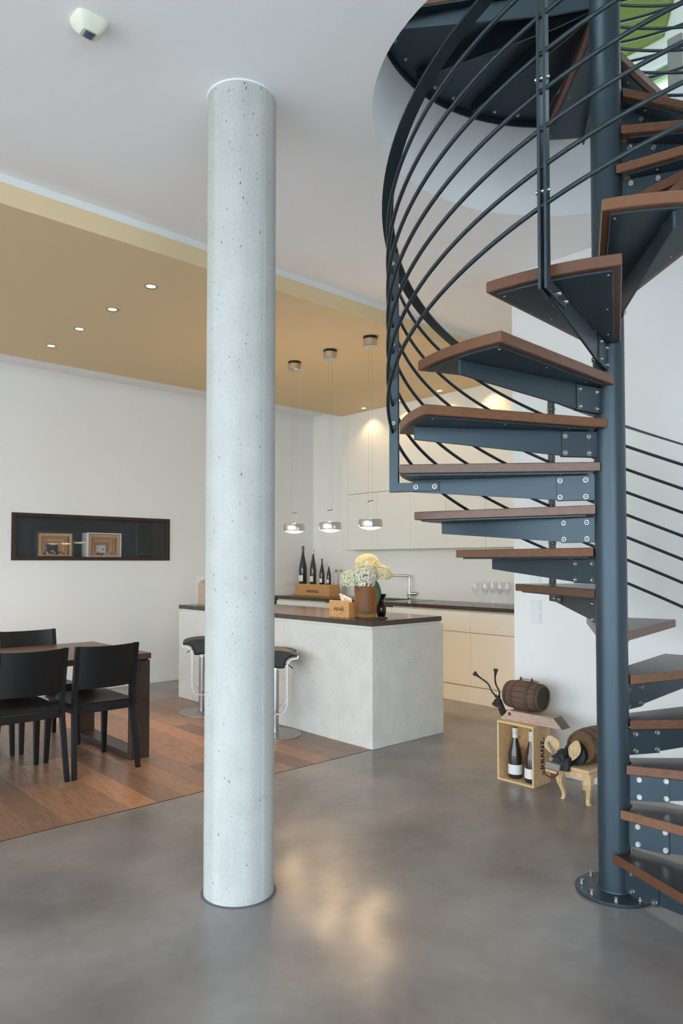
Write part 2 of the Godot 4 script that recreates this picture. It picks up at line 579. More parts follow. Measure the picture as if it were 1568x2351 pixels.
func build_shell() -> void:
	var s := nst()
	ring_slab(s, Vector2(2.895, -1.475), 1.018, Vector2(XL - 0.3, -7.85), Vector2(6.6, ZB + 0.3), CEIL, UP2)
	struct("ceiling", s, M.ceil)
	# dining wall with the opening of the little display window
	s = nst()
	bx(s, Vector3(XL - 0.3, -0.1, -7.85), Vector3(2.39, CEIL, -7.506), 0)
	bx(s, Vector3(4.10, -0.1, -7.85), Vector3(6.6, CEIL, -7.506), 0)
	bx(s, Vector3(2.39, -0.1, -7.85), Vector3(4.10, 1.41, -7.506), 0)
	bx(s, Vector3(2.39, 1.845, -7.85), Vector3(4.10, CEIL, -7.506), 0)
	struct("wall_dining", s, M.wall)
	s = nst()
	bx(s, Vector3(6.301, -0.1, -7.506), Vector3(6.6, CEIL, -2.839), 0)
	struct("wall_kitchen", s, M.splash)
	s = nst()
	bx(s, Vector3(5.62, -0.1, -3.79), Vector3(6.30, CEIL, -2.839), 0)
	struct("wall_kitchen_end", s, M.wall)
	s = nst()
	bx(s, Vector3(4.17, -0.1, -2.839), Vector3(6.6, CEIL, ZB + 0.3), 0)
	struct("wall_right", s, M.wall)
	# glazed walls on the left and behind: lintels, piers, frames, panes
	s = nst()
	bx(s, Vector3(XL - 0.3, 3.22, -7.506), Vector3(XL, CEIL, ZB), 0)
	bx(s, Vector3(XL - 0.3, -0.1, -7.506), Vector3(XL, 3.22, -7.3), 0)
	bx(s, Vector3(XL - 0.3, -0.1, ZB - 0.3), Vector3(XL, 3.22, ZB + 0.3), 0)
	struct("wall_left", s, M.wall)
	s = nst()
	bx(s, Vector3(XL, 3.22, ZB), Vector3(4.17, CEIL, ZB + 0.3), 0)
	bx(s, Vector3(XL + 6.6, -0.1, ZB), Vector3(4.17, 3.22, ZB + 0.3), 0)
	bx(s, Vector3(XL, -0.1, ZB), Vector3(XL + 0.2, 3.22, ZB + 0.3), 0)
	struct("wall_behind", s, M.wall)
	var number := 2
	for run in [[Transform3D(Basis(Vector3.UP, PI / 2), Vector3(XL - 0.15, 0, ZB - 0.3)), 6, (ZB - 0.3 + 7.3) / 6.0], [Transform3D(Basis(), Vector3(XL + 0.2, 0, ZB + 0.15)), 4, 1.6]]:
		for k in run[1]:
			var w := snode("window_%d" % number)
			number += 1
			w.transform = run[0]
			var a: float = k * run[2]; var b: float = (k + 1) * run[2]
			s = nst()
			bx(s, Vector3(a, 0.0, -0.04), Vector3(a + 0.06, 3.22, 0.04), 0.003)
			bx(s, Vector3(b - 0.06, 0.0, -0.04), Vector3(b, 3.22, 0.04), 0.003)
			bx(s, Vector3(a + 0.06, 0.0, -0.04), Vector3(b - 0.06, 0.07, 0.04), 0.003)
			bx(s, Vector3(a + 0.06, 3.15, -0.04), Vector3(b - 0.06, 3.22, 0.04), 0.003)
			obj("window_frame", s, M.window_frame, w)
			s = nst()
			bx(s, Vector3(a + 0.06, 0.07, -0.005), Vector3(b - 0.06, 3.15, 0.005), 0)
			obj("pane", s, M.glass, w)
	s = nst()
	bx(s, Vector3(-40, -0.3, -30), Vector3(XL - 0.3, -0.1, 40), 0)
	bx(s, Vector3(XL - 0.3, -0.3, ZB + 0.3), Vector3(12, -0.1, 40), 0)
	struct("ground", s, M.terrace)
	# suspended ochre ceiling over the dining and kitchen side, with its white upper edge
	var p := snode("ceiling_001")
	s = nst()
	bx(s, Vector3(XL, 3.2, -6.648), Vector3(6.043, 3.31, -3.836), 0.002)
	obj("ochre_panel", s, M.ochre, p)
	s = nst()
	bx(s, Vector3(XL, 3.31, -6.648), Vector3(6.043, CEIL, -3.836), 0)
	obj("white_edge", s, M.reveal, p)
	# baseboards
	s = nst()
	bx(s, Vector3(XL, 0, -7.506), Vector3(5.6, 0.05, -7.498), 0.002)
	struct("baseboard_dining", s, M.wall)
	s = nst()
	bx(s, Vector3(4.162, 0, -2.839), Vector3(4.17, 0.05, ZB), 0.002)
	struct("baseboard_right", s, M.wall)

func build_upper_floor() -> void:
	var s := nst()
	# window wall upstairs: opening z -3.2..0.6, y 4.2..5.09
	bx(s, Vector3(5.4, UP2, -6.0), Vector3(5.7, 6.5, -3.2), 0)
	bx(s, Vector3(5.4, UP2, 0.6), Vector3(5.7, 6.5, 2.8), 0)
	bx(s, Vector3(5.4, UP2, -3.2), Vector3(5.7, 4.15, 0.6), 0)
	bx(s, Vector3(5.4, 5.16, -3.2), Vector3(5.7, 6.5, 0.6), 0)
	struct("wall_upper_right", s, M.up_wall)
	s = nst()
	bx(s, Vector3(-1.3, UP2, -6.3), Vector3(5.7, 6.5, -6.0), 0)
	struct("wall_upper_back", s, M.up_wall)
	s = nst()
	bx(s, Vector3(-1.3, UP2, 2.5), Vector3(5.4, 6.5, 2.8), 0)
	struct("wall_upper_front", s, M.up_wall)
	s = nst()
	bx(s, Vector3(-1.3, UP2, -6.0), Vector3(-1.0, 4.5, 2.5), 0)
	bx(s, Vector3(-1.3, 6.1, -6.0), Vector3(-1.0, 6.5, 2.5), 0)
	bx(s, Vector3(-1.3, 4.5, -6.0), Vector3(-1.0, 6.1, -3.2), 0)
	bx(s, Vector3(-1.3, 4.5, -0.6), Vector3(-1.0, 6.1, 2.5), 0)
	struct("wall_upper_left", s, M.up_wall)
	s = nst()
	bx(s, Vector3(-1.3, 6.5, -6.3), Vector3(5.7, 6.8, 2.8), 0)
	struct("ceiling_upper", s, M.up_wall)
	# green painted panel with its raking edge, standing proud of the wall
	s = nst()
	var yz := PackedVector2Array([Vector2(-4.6, 5.385), Vector2(-2.295, 5.36), Vector2(-1.93, 6.495), Vector2(-4.6, 6.495)])
	var g := PackedVector2Array()
	for q in yz: g.append(Vector2(-q.x, q.y))       # local x = -z
	prism(s, g, 0.0, 0.03, Transform3D(Basis(Vector3(0, 0, -1), Vector3(0, 1, 0), Vector3(1, 0, 0)), Vector3(5.368, 0, 0)))
	struct("trim_1", s, M.green_wall)
	var w := snode("window_12")
	s = nst()
	bx(s, Vector3(5.44, 5.09, -3.2), Vector3(5.52, 5.16, 0.6), 0.003)
	bx(s, Vector3(5.44, 4.15, -3.2), Vector3(5.52, 4.21, 0.6), 0.003)
	bx(s, Vector3(5.44, 4.21, -3.2), Vector3(5.52, 5.09, -3.14), 0.003)
	bx(s, Vector3(5.44, 4.21, 0.54), Vector3(5.52, 5.09, 0.6), 0.003)
	obj("window_frame", s, pm(c8(110, 138, 96), 0.6), w)
	s = nst()
	bx(s, Vector3(5.475, 4.21, -3.14), Vector3(5.485, 5.09, 0.54), 0)
	obj("pane", s, M.glass, w)
	var q := thing("square_post", "short grey square post upstairs in front of the bright window", "post")
	s = nst()
	box(s, Vector3(4.42, 4.26, -1.80), Vector3(0.09, 0.64, 0.09), 0.006)
	obj("shaft", s, M.window_frame, q)
	# balustrade round the opening
	var b := thing("balustrade", "dark steel balustrade of level rods round the upper stair opening", "railing")
	var cc := Vector3(3.0, 0, -1.374)
	for k in 7:
		s = nst()
		var pts := []
		for i in 49:
			var a := deg_to_rad(lerpf(-95, 52, i / 48.0))
			pts.append(cc + Vector3(cos(a) * 1.08, 4.01 + 0.1235 * k, -sin(a) * 1.08))
		tube(s, pts, 0.008, 8)
		obj("rod", s, M.rail, b)
	for a in [-90.0, -42.0, 2.0, 48.0]:
		s = nst()
		var e := Basis(Vector3.UP, deg_to_rad(a))
		box(s, Vector3(1.08, 4.46, 0), Vector3(0.04, 1.04, 0.012), 0.002, Transform3D(e, cc))
		obj("post", s, M.rail, b)
	s = nst()
	var rings := []
	for i in 49:
		var a := deg_to_rad(lerpf(-95, 52, i / 48.0))
		var d := Vector3(cos(a), 0, -sin(a))
		rings.append([cc + d * 1.055 + Vector3(0, 4.98, 0), cc + d * 1.105 + Vector3(0, 4.98, 0), cc + d * 1.105 + Vector3(0, 4.99, 0), cc + d * 1.055 + Vector3(0, 4.99, 0)])
	skin(s, rings, true, -1)
	obj("handrail", s, M.rail, b)

func build_floor() -> void:
	var f := snode("floor")
	var s := nst()
	bx(s, Vector3(XL - 0.3, -0.2, -3.76), Vector3(6.6, 0.0, ZB + 0.3), 0)
	bx(s, Vector3(XL - 0.3, -0.2, -7.85), Vector3(6.6, 0.0, -6.545), 0)
	bx(s, Vector3(3.711, -0.2, -6.545), Vector3(6.6, 0.0, -3.76), 0)
	obj("concrete_slab", s, M.floor, f)
	s = nst()
	bx(s, Vector3(XL - 0.3, -0.2, -6.545), Vector3(3.711, -0.016, -3.76), 0)
	obj("subfloor", s, M.seal, f)
	s = nst()
	bx(s, Vector3(XL - 0.3, -0.016, -3.768), Vector3(3.711, 0.0008, -3.758), 0.0004)
	obj("edge_strip", s, M.slate, f)
	var last := -1
	for k in range(-4, 16):
		var x0 := 1.172 + 0.1675 * k
		var x1 := minf(x0 + 0.1675, 3.711)
		var cut := rng.randf_range(-6.0, -4.2)
		var zs := [-6.545, cut, -3.768]
		for j in 2:
			s = nst()
			bx(s, Vector3(x0 + 0.0006, -0.016, zs[j] + 0.0006), Vector3(x1 - 0.0006, 0.0, zs[j + 1] - 0.0006), 0.0016)
			var pick := rng.randi_range(0, 4)
			if pick == last: pick = (pick + 2) % 5
			last = pick
			obj("plank", s, M.planks[pick], f)
	s = nst()
	bx(s, Vector3(XL - 0.3, -0.016, -6.545), Vector3(0.502, 0.0, -3.768), 0.001)
	obj("wood_floor", s, M.planks[1], f)

func build_column() -> void:
	var c := thing("column", "tall round pale concrete column standing free in the room", "column", Vector3(1.722, 0, -2.532))
	var s := nst()
	lathe(s, [Vector2(0.145, 0.0), Vector2(0.145, CEIL)], 96)
	obj("shaft", s, M.column, c)
	# the formwork joint: a fine raised ridge with a groove beside it
	var to := Vector2(-1.722, 2.532).normalized()
	var a := atan2(-to.y, to.x)
	s = nst()
	for q in [[40.0, 0.0016, 0.0025], [43.2, 0.0011, 0.002]]:
		var t: float = a + deg_to_rad(q[0])
		var d := Vector3(cos(t), 0, -sin(t))
		box(s, Vector3(0.145, CEIL * 0.5, 0), Vector3(q[1] * 2.0, CEIL - 0.01, q[2]), 0.0005, Transform3D(Basis(Vector3.UP, t), Vector3.ZERO))
	obj("formwork_seam", s, M.column, c)
	s = nst()
	lathe(s, [Vector2(0.156, 0.0), Vector2(0.156, 0.0025), Vector2(0.146, 0.0045), Vector2(0.1445, 0.0045)], 64)
	obj("floor_joint", s, M.seal, c)
	s = nst()
	lathe(s, [Vector2(0.1455, CEIL - 0.007), Vector2(0.1495, CEIL - 0.005), Vector2(0.1495, CEIL)], 64)
	obj("ceiling_joint", s, M.white_plastic, c)

# ------------------------------------------------------------------ spiral staircase
func th(n: float) -> float:
	return deg_to_rad(TH0 + STEP * n)

func helix(r: float, off: float, n0: float, n1: float, step := 0.1) -> Array:
	var o := []
	var k := int(ceil((n1 - n0) / step))
	for i in k + 1:
		var n := lerpf(n0, n1, float(i) / k)
		o.append(Vector3(cos(th(n)) * r, n * RISE + off, -sin(th(n)) * r))
	return o

func sector(r0: float, a0: float, r1: float, a1: float, inner := true) -> PackedVector2Array:
	var p := PackedVector2Array()
	for i in 13: p.append(Vector2.from_angle(lerpf(-a1, a1, i / 12.0)) * r1)
	if inner:
		for i in 9: p.append(Vector2.from_angle(lerpf(a0, -a0, i / 8.0)) * r0)
	return p

func build_stairs() -> void:
	var S := thing("spiral_staircase", "dark steel spiral staircase with brown oak treads round a slate blue pole", "staircase", SC)
	var s := nst()
	lathe(s, [Vector2(0.0638, 0.0), Vector2(0.0638, 5.1), Vector2(0.0, 5.1)], 48)
	obj("pole", s, M.steel, S)
	s = nst()
	lathe(s, [Vector2(0.157, 0.0), Vector2(0.158, 0.010), Vector2(0.155, 0.014), Vector2(0.067, 0.014), Vector2(0.0645, 0.019)], 64)
	var fl := obj("base_flange", s, M.steel, S)
	# bolts: a domed nut on a washer, and a socket head
	s = nst()
	lathe(s, [Vector2(0.0105, 0.0), Vector2(0.0105, 0.002), Vector2(0.0075, 0.002), Vector2(0.0075, 0.006), Vector2(0.006, 0.0095), Vector2(0.003, 0.0115), Vector2(0.0, 0.012)], 12)
	var dome := done(s)
	s = nst()
	lathe(s, [Vector2(0.0105, 0.0), Vector2(0.0105, 0.002), Vector2(0.0085, 0.002), Vector2(0.0085, 0.0115), Vector2(0.0045, 0.0115), Vector2(0.004, 0.006), Vector2(0.0, 0.006)], 12)
	var socket := done(s)
	for k in 8:
		var a := TAU * (k + 0.35) / 8
		inst("bolt", socket, M.inox, fl, Transform3D(Basis().scaled(Vector3(1, 1.5, 1)), Vector3(cos(a) * 0.130, 0.0135, sin(a) * 0.130)))
	# one tread
	var flat := Transform3D(Basis(Vector3(1, 0, 0), Vector3(0, 0, -1), Vector3(0, 1, 0)), Vector3.ZERO)
	var outline := sector(0.0705, deg_to_rad(54), 0.8895, deg_to_rad(14.31))
	s = nst(); prism(s, outline, -0.038, 0.0, flat, 0.0025)
	var m_tread := done(s)
	s = nst(); prism(s, Geometry2D.offset_polygon(outline, -0.0028)[0], -0.0002, 0.0005, flat)
	var m_top := done(s)
	var inner_line: PackedVector2Array = Geometry2D.offset_polygon(outline, -0.026)[0]
	s = nst(); prism(s, inner_line, -0.0455, -0.038, flat, 0.001)
	var m_plate := done(s)
	s = nst()
	prism(s, PackedVector2Array([Vector2(0.062, -0.046), Vector2(0.85, -0.046), Vector2(0.85, -0.099), Vector2(0.217, -0.151), Vector2(0.062, -0.151)]), -0.005, 0.005, Transform3D(), 0.001)
	var m_arm := done(s)
	s = nst()
	bx(s, Vector3(0.060, -0.156, 0.0052), Vector3(0.217, -0.049, 0.0112), 0.0012)
	bx(s, Vector3(0.060, -0.156, -0.0112), Vector3(0.217, -0.049, -0.0052), 0.0012)
	var m_bracket := done(s)
	s = nst()
	for sg in [-1, 1]:
		for k in 4:
			box(s, Vector3(0.28 + k * 0.16, -0.0472, sg * 0.0065), Vector3(0.045, 0.004, 0.004), 0.0012)
	var m_weld := done(s)
	s = nst()
	lathe(s, [Vector2(0.004, 0.0), Vector2(0.0035, 0.0015), Vector2(0.0, 0.002)], 8, Transform3D(Basis(Vector3.RIGHT, PI), Vector3.ZERO))
	var m_screw := done(s)
	s = nst()
	var ell := PackedVector2Array([Vector2(0.726, -0.0565), Vector2(0.914, -0.0565), Vector2(0.914, 1.02), Vector2(0.956, 1.02), Vector2(0.956, -0.097), Vector2(0.726, -0.097)])
	prism(s, ell, 0.0053, 0.0145, Transform3D(), 0.0012)
	prism(s, ell, -0.0145, -0.0053, Transform3D(), 0.0012)
	var m_post := done(s)
	s = nst()
	lathe(s, [Vector2(0.0, -0.005), Vector2(0.009, -0.005), Vector2(0.009, 0.005), Vector2(0.0, 0.005)], 12)
	var m_spacer := done(s)
	for n in range(1, 22):
		var xf := Transform3D(Basis(Vector3.UP, th(n)), Vector3(0, n * RISE, 0))
		var t := inst("tread", m_tread, M.treads[(n * 2) % 3], S, xf)
		inst("dark_top", m_top, M.tread_top, t)  # thin sheet, darker and glossier than the tread edges
		inst("under_plate", m_plate, M.steel, t)
		inst("arm", m_arm, M.steel, t)
		inst("bracket", m_bracket, M.steel, t)
		inst("weld", m_weld, M.steel, t).set_meta("kind", "stuff")
		for u in [0.098, 0.203]:
			for y in [-0.069, -0.140]:
				inst("bolt", dome, M.inox, t, Transform3D(Basis(Vector3.RIGHT, -PI / 2), Vector3(u, y, -0.0112)))
				inst("bolt", socket, M.inox, t, Transform3D(Basis(Vector3.RIGHT, PI / 2), Vector3(u, y, 0.0112)))
		for q in [[0.82, 0.17], [0.82, -0.17], [0.5, 0.10], [0.5, -0.10], [0.2, 0.04], [0.2, -0.04]]:
			inst("screw", m_screw, M.inox, t, Transform3D(Basis(), Vector3(q[0], -0.0455, q[1])))
	for n in [1, 4, 7, 10, 13, 16, 19]:
		var xf := Transform3D(Basis(Vector3.UP, th(n)), Vector3(0, n * RISE, 0))
		var p := inst("post", m_post, M.steel, S, xf)
		for u in [0.746, 0.832]:
			inst("bolt", dome, M.inox, p, Transform3D(Basis(Vector3.RIGHT, -PI / 2), Vector3(u, -0.077, -0.0145)))
			inst("bolt", socket, M.inox, p, Transform3D(Basis(Vector3.RIGHT, PI / 2), Vector3(u, -0.077, 0.0145)))
		for y in [0.222, 0.588, 0.968]:
			inst("spacer", m_spacer, M.inox, p, Transform3D(Basis(Vector3.RIGHT, PI / 2), Vector3(0.935, y, 0)))
			inst("bolt", dome, M.inox, p, Transform3D(Basis(Vector3.RIGHT, -PI / 2).scaled(Vector3(0.8, 0.8, 0.8)), Vector3(0.935, y, -0.0145)))
			inst("bolt", socket, M.inox, p, Transform3D(Basis(Vector3.RIGHT, PI / 2).scaled(Vector3(0.8, 0.8, 0.8)), Vector3(0.935, y, 0.0145)))
	for off in [0.175, 0.301, 0.423, 0.545, 0.668, 0.793, 0.919]:
		s = nst()
		tube(s, helix(0.939, off, 0.8, 21.4), 0.008, 8)
		obj("rod", s, M.rail, S)
	s = nst()
	var rings := []
	for n in 211:
		var a := th(0.7 + n * 0.1)
		var y := (0.7 + n * 0.1) * RISE + 1.021
		var d := Vector3(cos(a), 0, -sin(a))
		rings.append([d * 0.914 + Vector3(0, y, 0), d * 0.964 + Vector3(0, y, 0), d * 0.964 + Vector3(0, y + 0.010, 0), d * 0.914 + Vector3(0, y + 0.010, 0)])
	skin(s, rings)
	obj("handrail", s, M.rail, S)
	# the landing: a quarter of oak on a steel plate, its edge beams and bolts
	var mid := deg_to_rad(86.0)
	var L := Transform3D(Basis(Vector3.UP, mid), Vector3(0, UP2, 0))
	var big := PackedVector2Array()
	for i in 25: big.append(Vector2.from_angle(deg_to_rad(lerpf(-40.5, 41, i / 24.0))) * 1.0)
	for i in 9: big.append(Vector2.from_angle(deg_to_rad(lerpf(41, -40.5, i / 8.0))) * 0.071)
	s = nst(); prism(s, big, -0.038, 0.0, flat, 0.0025)
	var land := obj("landing", s, M.treads[1], S, L)
	s = nst(); prism(s, Geometry2D.offset_polygon(big, -0.003)[0], -0.046, -0.038, flat, 0.001)
	obj("under_plate", s, M.steel, land)
	s = nst()
	for a in [-37.0, -12.0, 14.0, 37.0]:
		prism(s, PackedVector2Array([Vector2(0.062, -0.046), Vector2(0.95, -0.046), Vector2(0.95, -0.09), Vector2(0.217, -0.16), Vector2(0.062, -0.16)]), -0.005, 0.005, Transform3D(Basis(Vector3.UP, deg_to_rad(a)), Vector3.ZERO), 0.001)
	obj("arm", s, M.steel, land)
	s = nst()
	for i in 24:
		var a0 := deg_to_rad(lerpf(-40, 40, i / 24.0)); var a1 := deg_to_rad(lerpf(-40, 40, (i + 1) / 24.0))
		var q := PackedVector2Array([Vector2.from_angle(a0) * 1.002, Vector2.from_angle(a1) * 1.002, Vector2.from_angle(a1) * 1.012, Vector2.from_angle(a0) * 1.012])
		prism(s, q, -0.075, -0.002, flat)
	obj("edge_band", s, M.steel, land)
	for i in 10:
		var a := deg_to_rad(lerpf(-38, 38, i / 9.0))
		inst("bolt", dome, M.inox, land, Transform3D(Basis(Vector3.RIGHT, PI), Vector3(cos(a) * 0.95, -0.046, -sin(a) * 0.95)))
	s = nst()
	prism(s, ell, 0.0053, 0.0145, Transform3D(Basis(Vector3.UP, deg_to_rad(-39.0)), Vector3.ZERO), 0.0012)
	prism(s, ell, -0.0145, -0.0053, Transform3D(Basis(Vector3.UP, deg_to_rad(-39.0)), Vector3.ZERO), 0.0012)
	obj("post", s, M.steel, land)

# ------------------------------------------------------------------ kitchen
func build_island() -> void:
	var i := thing("kitchen_island", "long pitted pale concrete island block on the wood floor", "kitchen island")
	var s := nst()
	bx(s, Vector3(3.709, 0, -6.55), Vector3(4.517, 0.874, -3.75), 0.004)
	obj("body", s, M.conc, i)
	s = nst()
	bx(s, Vector3(3.725, 0.874, -6.53), Vector3(4.495, 0.895, -3.768), 0)
	obj("recessed_band", s, M.conc, i)
	s = nst()
	bx(s, Vector3(3.714, 0.895, -6.565), Vector3(4.512, 0.933, -3.762), 0.002)
	tag(obj("island_worktop", s, M.worktop), "dark brown wooden worktop lying on the concrete island", "worktop")

func build_kitchen() -> void:
	var s := nst()
	# base units
	var zs := [-7.46, -7.07, -6.516, -5.96, -5.404, -4.874, -4.344, -3.814]
	var say := ["first from the dining wall", "second from the dining wall", "third from the dining wall", "fourth from the dining wall", "fifth from the dining wall", "just right of the island corner", "next to the white wall edge"]
	for k in 7:
		var u := thing("base_cabinet", "cream base cabinet under the kitchen worktop, " + say[k], "cabinet", Vector3.ZERO, 0, "base cabinets under the kitchen worktop")
		var a: float = zs[k]; var b: float = zs[k + 1]
		s = nst(); bx(s, Vector3(5.662, 0.155, a), Vector3(6.295, 0.745 if k == 2 or k == 3 else 0.897, b), 0)
		obj("carcass", s, M.carcass, u)
		s = nst(); bx(s, Vector3(5.640, 0.683, a + 0.0015), Vector3(5.660, 0.880, b - 0.0015), 0.0015)
		obj("drawer_front", s, M.cream, u)
		s = nst(); bx(s, Vector3(5.640, 0.166, a + 0.0015), Vector3(5.660, 0.678, b - 0.0015), 0.0015)
		obj("door", s, M.cream, u)
		s = nst(); bx(s, Vector3(5.652, 0.0, a), Vector3(5.668, 0.155, b), 0)
		obj("plinth", s, M.cream, u)
	s = nst()
	# worktop with a cut-out for the sink
	bx(s, Vector3(5.622, 0.899, -7.5), Vector3(6.3, 0.937, -6.30), 0.002)
	bx(s, Vector3(5.622, 0.899, -5.52), Vector3(6.3, 0.937, -3.80), 0.002)
	bx(s, Vector3(5.622, 0.899, -6.30), Vector3(5.76, 0.937, -5.52), 0)
	bx(s, Vector3(6.20, 0.899, -6.30), Vector3(6.3, 0.937, -5.52), 0)
	tag(obj("kitchen_worktop", s, M.worktop), "long dark brown worktop along the kitchen wall", "worktop")
	s = nst(); bx(s, Vector3(5.628, 0.0, -7.5), Vector3(6.3, 0.898, -7.462), 0.001)
	tag(obj("end_panel", s, M.frame_wood), "dark upright end panel closing the worktop by the dining wall", "panel")
	# sink
	var k := thing("sink", "stainless steel sink set into the dark kitchen worktop", "sink")
	s = nst()
	bx(s, Vector3(5.76, 0.75, -6.30), Vector3(6.20, 0.756, -5.52), 0)
	bx(s, Vector3(5.76, 0.75, -6.30), Vector3(5.768, 0.940, -5.52), 0.001)
	bx(s, Vector3(6.192, 0.75, -6.30), Vector3(6.20, 0.940, -5.52), 0.001)
	bx(s, Vector3(5.76, 0.75, -6.30), Vector3(6.20, 0.940, -6.292), 0.001)
	bx(s, Vector3(5.76, 0.75, -5.528), Vector3(6.20, 0.940, -5.52), 0.001)
	obj("basin", s, M.brushed, k)
	s = nst()
	bx(s, Vector3(5.73, 0.9372, -6.33), Vector3(5.765, 0.9405, -5.30), 0.001)
	bx(s, Vector3(6.195, 0.9372, -6.33), Vector3(6.24, 0.9405, -5.30), 0.001)
	bx(s, Vector3(5.765, 0.9372, -6.33), Vector3(6.195, 0.9405, -6.295), 0.001)
	bx(s, Vector3(5.765, 0.9372, -5.525), Vector3(6.195, 0.9405, -5.30), 0.001)
	obj("rim", s, M.brushed, k)
	# tap
	var t := thing("kitchen_tap", "tall chrome kitchen tap with a square bent spout behind the sink", "tap", Vector3(6.215, 0.9405, -5.665))
	s = nst()
	lathe(s, [Vector2(0.024, 0.0), Vector2(0.024, 0.004), Vector2(0.021, 0.006), Vector2(0.021, 0.085), Vector2(0.0, 0.085)], 20)
	obj("base", s, M.chrome, t)
	s = nst()
	var dir := Vector3(-0.68, 0, -0.73)
	var path := [Vector3(0, 0.08, 0), Vector3(0, 0.16, 0), Vector3(0, 0.235, 0)]
	for i in 7:
		var a := PI / 2 * i / 6
		path.append(Vector3(0, 0.24, 0) + Vector3(0, sin(a) * 0.03, 0) + dir * (0.03 - cos(a) * 0.03))
	path.append(Vector3(0, 0.27, 0) + dir * 0.225)
	tube(s, path, 0.0125, 12)
	obj("spout", s, M.chrome, t)
	s = nst()
	lathe(s, [Vector2(0.009, -0.012), Vector2(0.009, 0.0)], 12, Transform3D(Basis(), Vector3(0, 0.262, 0) + dir * 0.213))
	obj("nozzle", s, M.chrome, t)
	s = nst()
	tube(s, [Vector3(0, 0.062, 0) - dir * -0.03, Vector3(0, 0.062, 0) - dir * 0.078], 0.02, 16)
	obj("lever", s, M.chrome, t)
	var d := thing("soap_dispenser", "small chrome button beside the tap on the sink rim", "dispenser", Vector3(6.215, 0.9405, -6.12))
	s = nst()
	lathe(s, [Vector2(0.014, 0.0), Vector2(0.014, 0.03), Vector2(0.010, 0.032), Vector2(0.010, 0.05), Vector2(0.0, 0.05)], 16)
	obj("button", s, M.chrome, d)
	# wall units: a low row of doors, a tall row of wide flaps above, a filler strip
	var wz := [-6.538, -6.021, -5.498, -4.973, -4.455, -3.935]
	var ws := ["first from the left, by the filler strip", "second from the left", "third from the left, behind the staircase", "fourth from the left, behind the staircase", "fifth from the left, behind the staircase"]
	for j in 5:
		var u := thing("wall_cabinet", "cream wall cabinet in the lower row, " + ws[j], "cabinet", Vector3.ZERO, 0, "lower row of wall cabinets")
		s = nst(); bx(s, Vector3(6.065, 1.524, wz[j]), Vector3(6.298, 2.203, wz[j + 1]), 0)
		obj("carcass", s, M.carcass, u)
		s = nst(); bx(s, Vector3(6.043, 1.520, wz[j] + 0.0012), Vector3(6.063, 2.201, wz[j + 1] - 0.0012), 0.0012)
		obj("door", s, M.cream, u)
	var fz := [-6.538, -5.240, -3.940]
	for j in 2:
		var u := thing("flap_cabinet", ["wide tall cream flap cabinet in the upper row, left one beside the filler", "wide tall cream flap cabinet in the upper row, middle one behind the staircase"][j], "cabinet", Vector3.ZERO, 0, "upper row of wall cabinets")
		s = nst(); bx(s, Vector3(6.065, 2.208, fz[j]), Vector3(6.298, 3.35, fz[j + 1]), 0)
		obj("carcass", s, M.carcass, u)
		s = nst(); bx(s, Vector3(6.0435, 2.206, fz[j] + 0.0012), Vector3(6.063, 3.35, fz[j + 1] - 0.0012), 0.0012)
		obj("door", s, M.cream, u)
	s = nst(); bx(s, Vector3(6.0435, 1.520, -6.648), Vector3(6.298, 3.35, -6.5395), 0.001)
	tag(obj("filler_panel", s, M.cream), "narrow cream filler strip left of the wall cabinets", "panel")

func spot(at: Vector3, energy: float, angle: float, col: Color, parent: Node, size := 0.03) -> SpotLight3D:
	var l := SpotLight3D.new()
	l.name = "lamp_light"
	l.position = at
	l.rotation.x = -PI / 2
	l.light_energy = energy
	l.light_color = col
	l.spot_angle = angle
	l.spot_angle_attenuation = 0.6
	l.spot_range = 12.0
	l.spot_attenuation = 2.0
	l.light_size = size
	l.shadow_enabled = true
	parent.add_child(l, true)
	return l

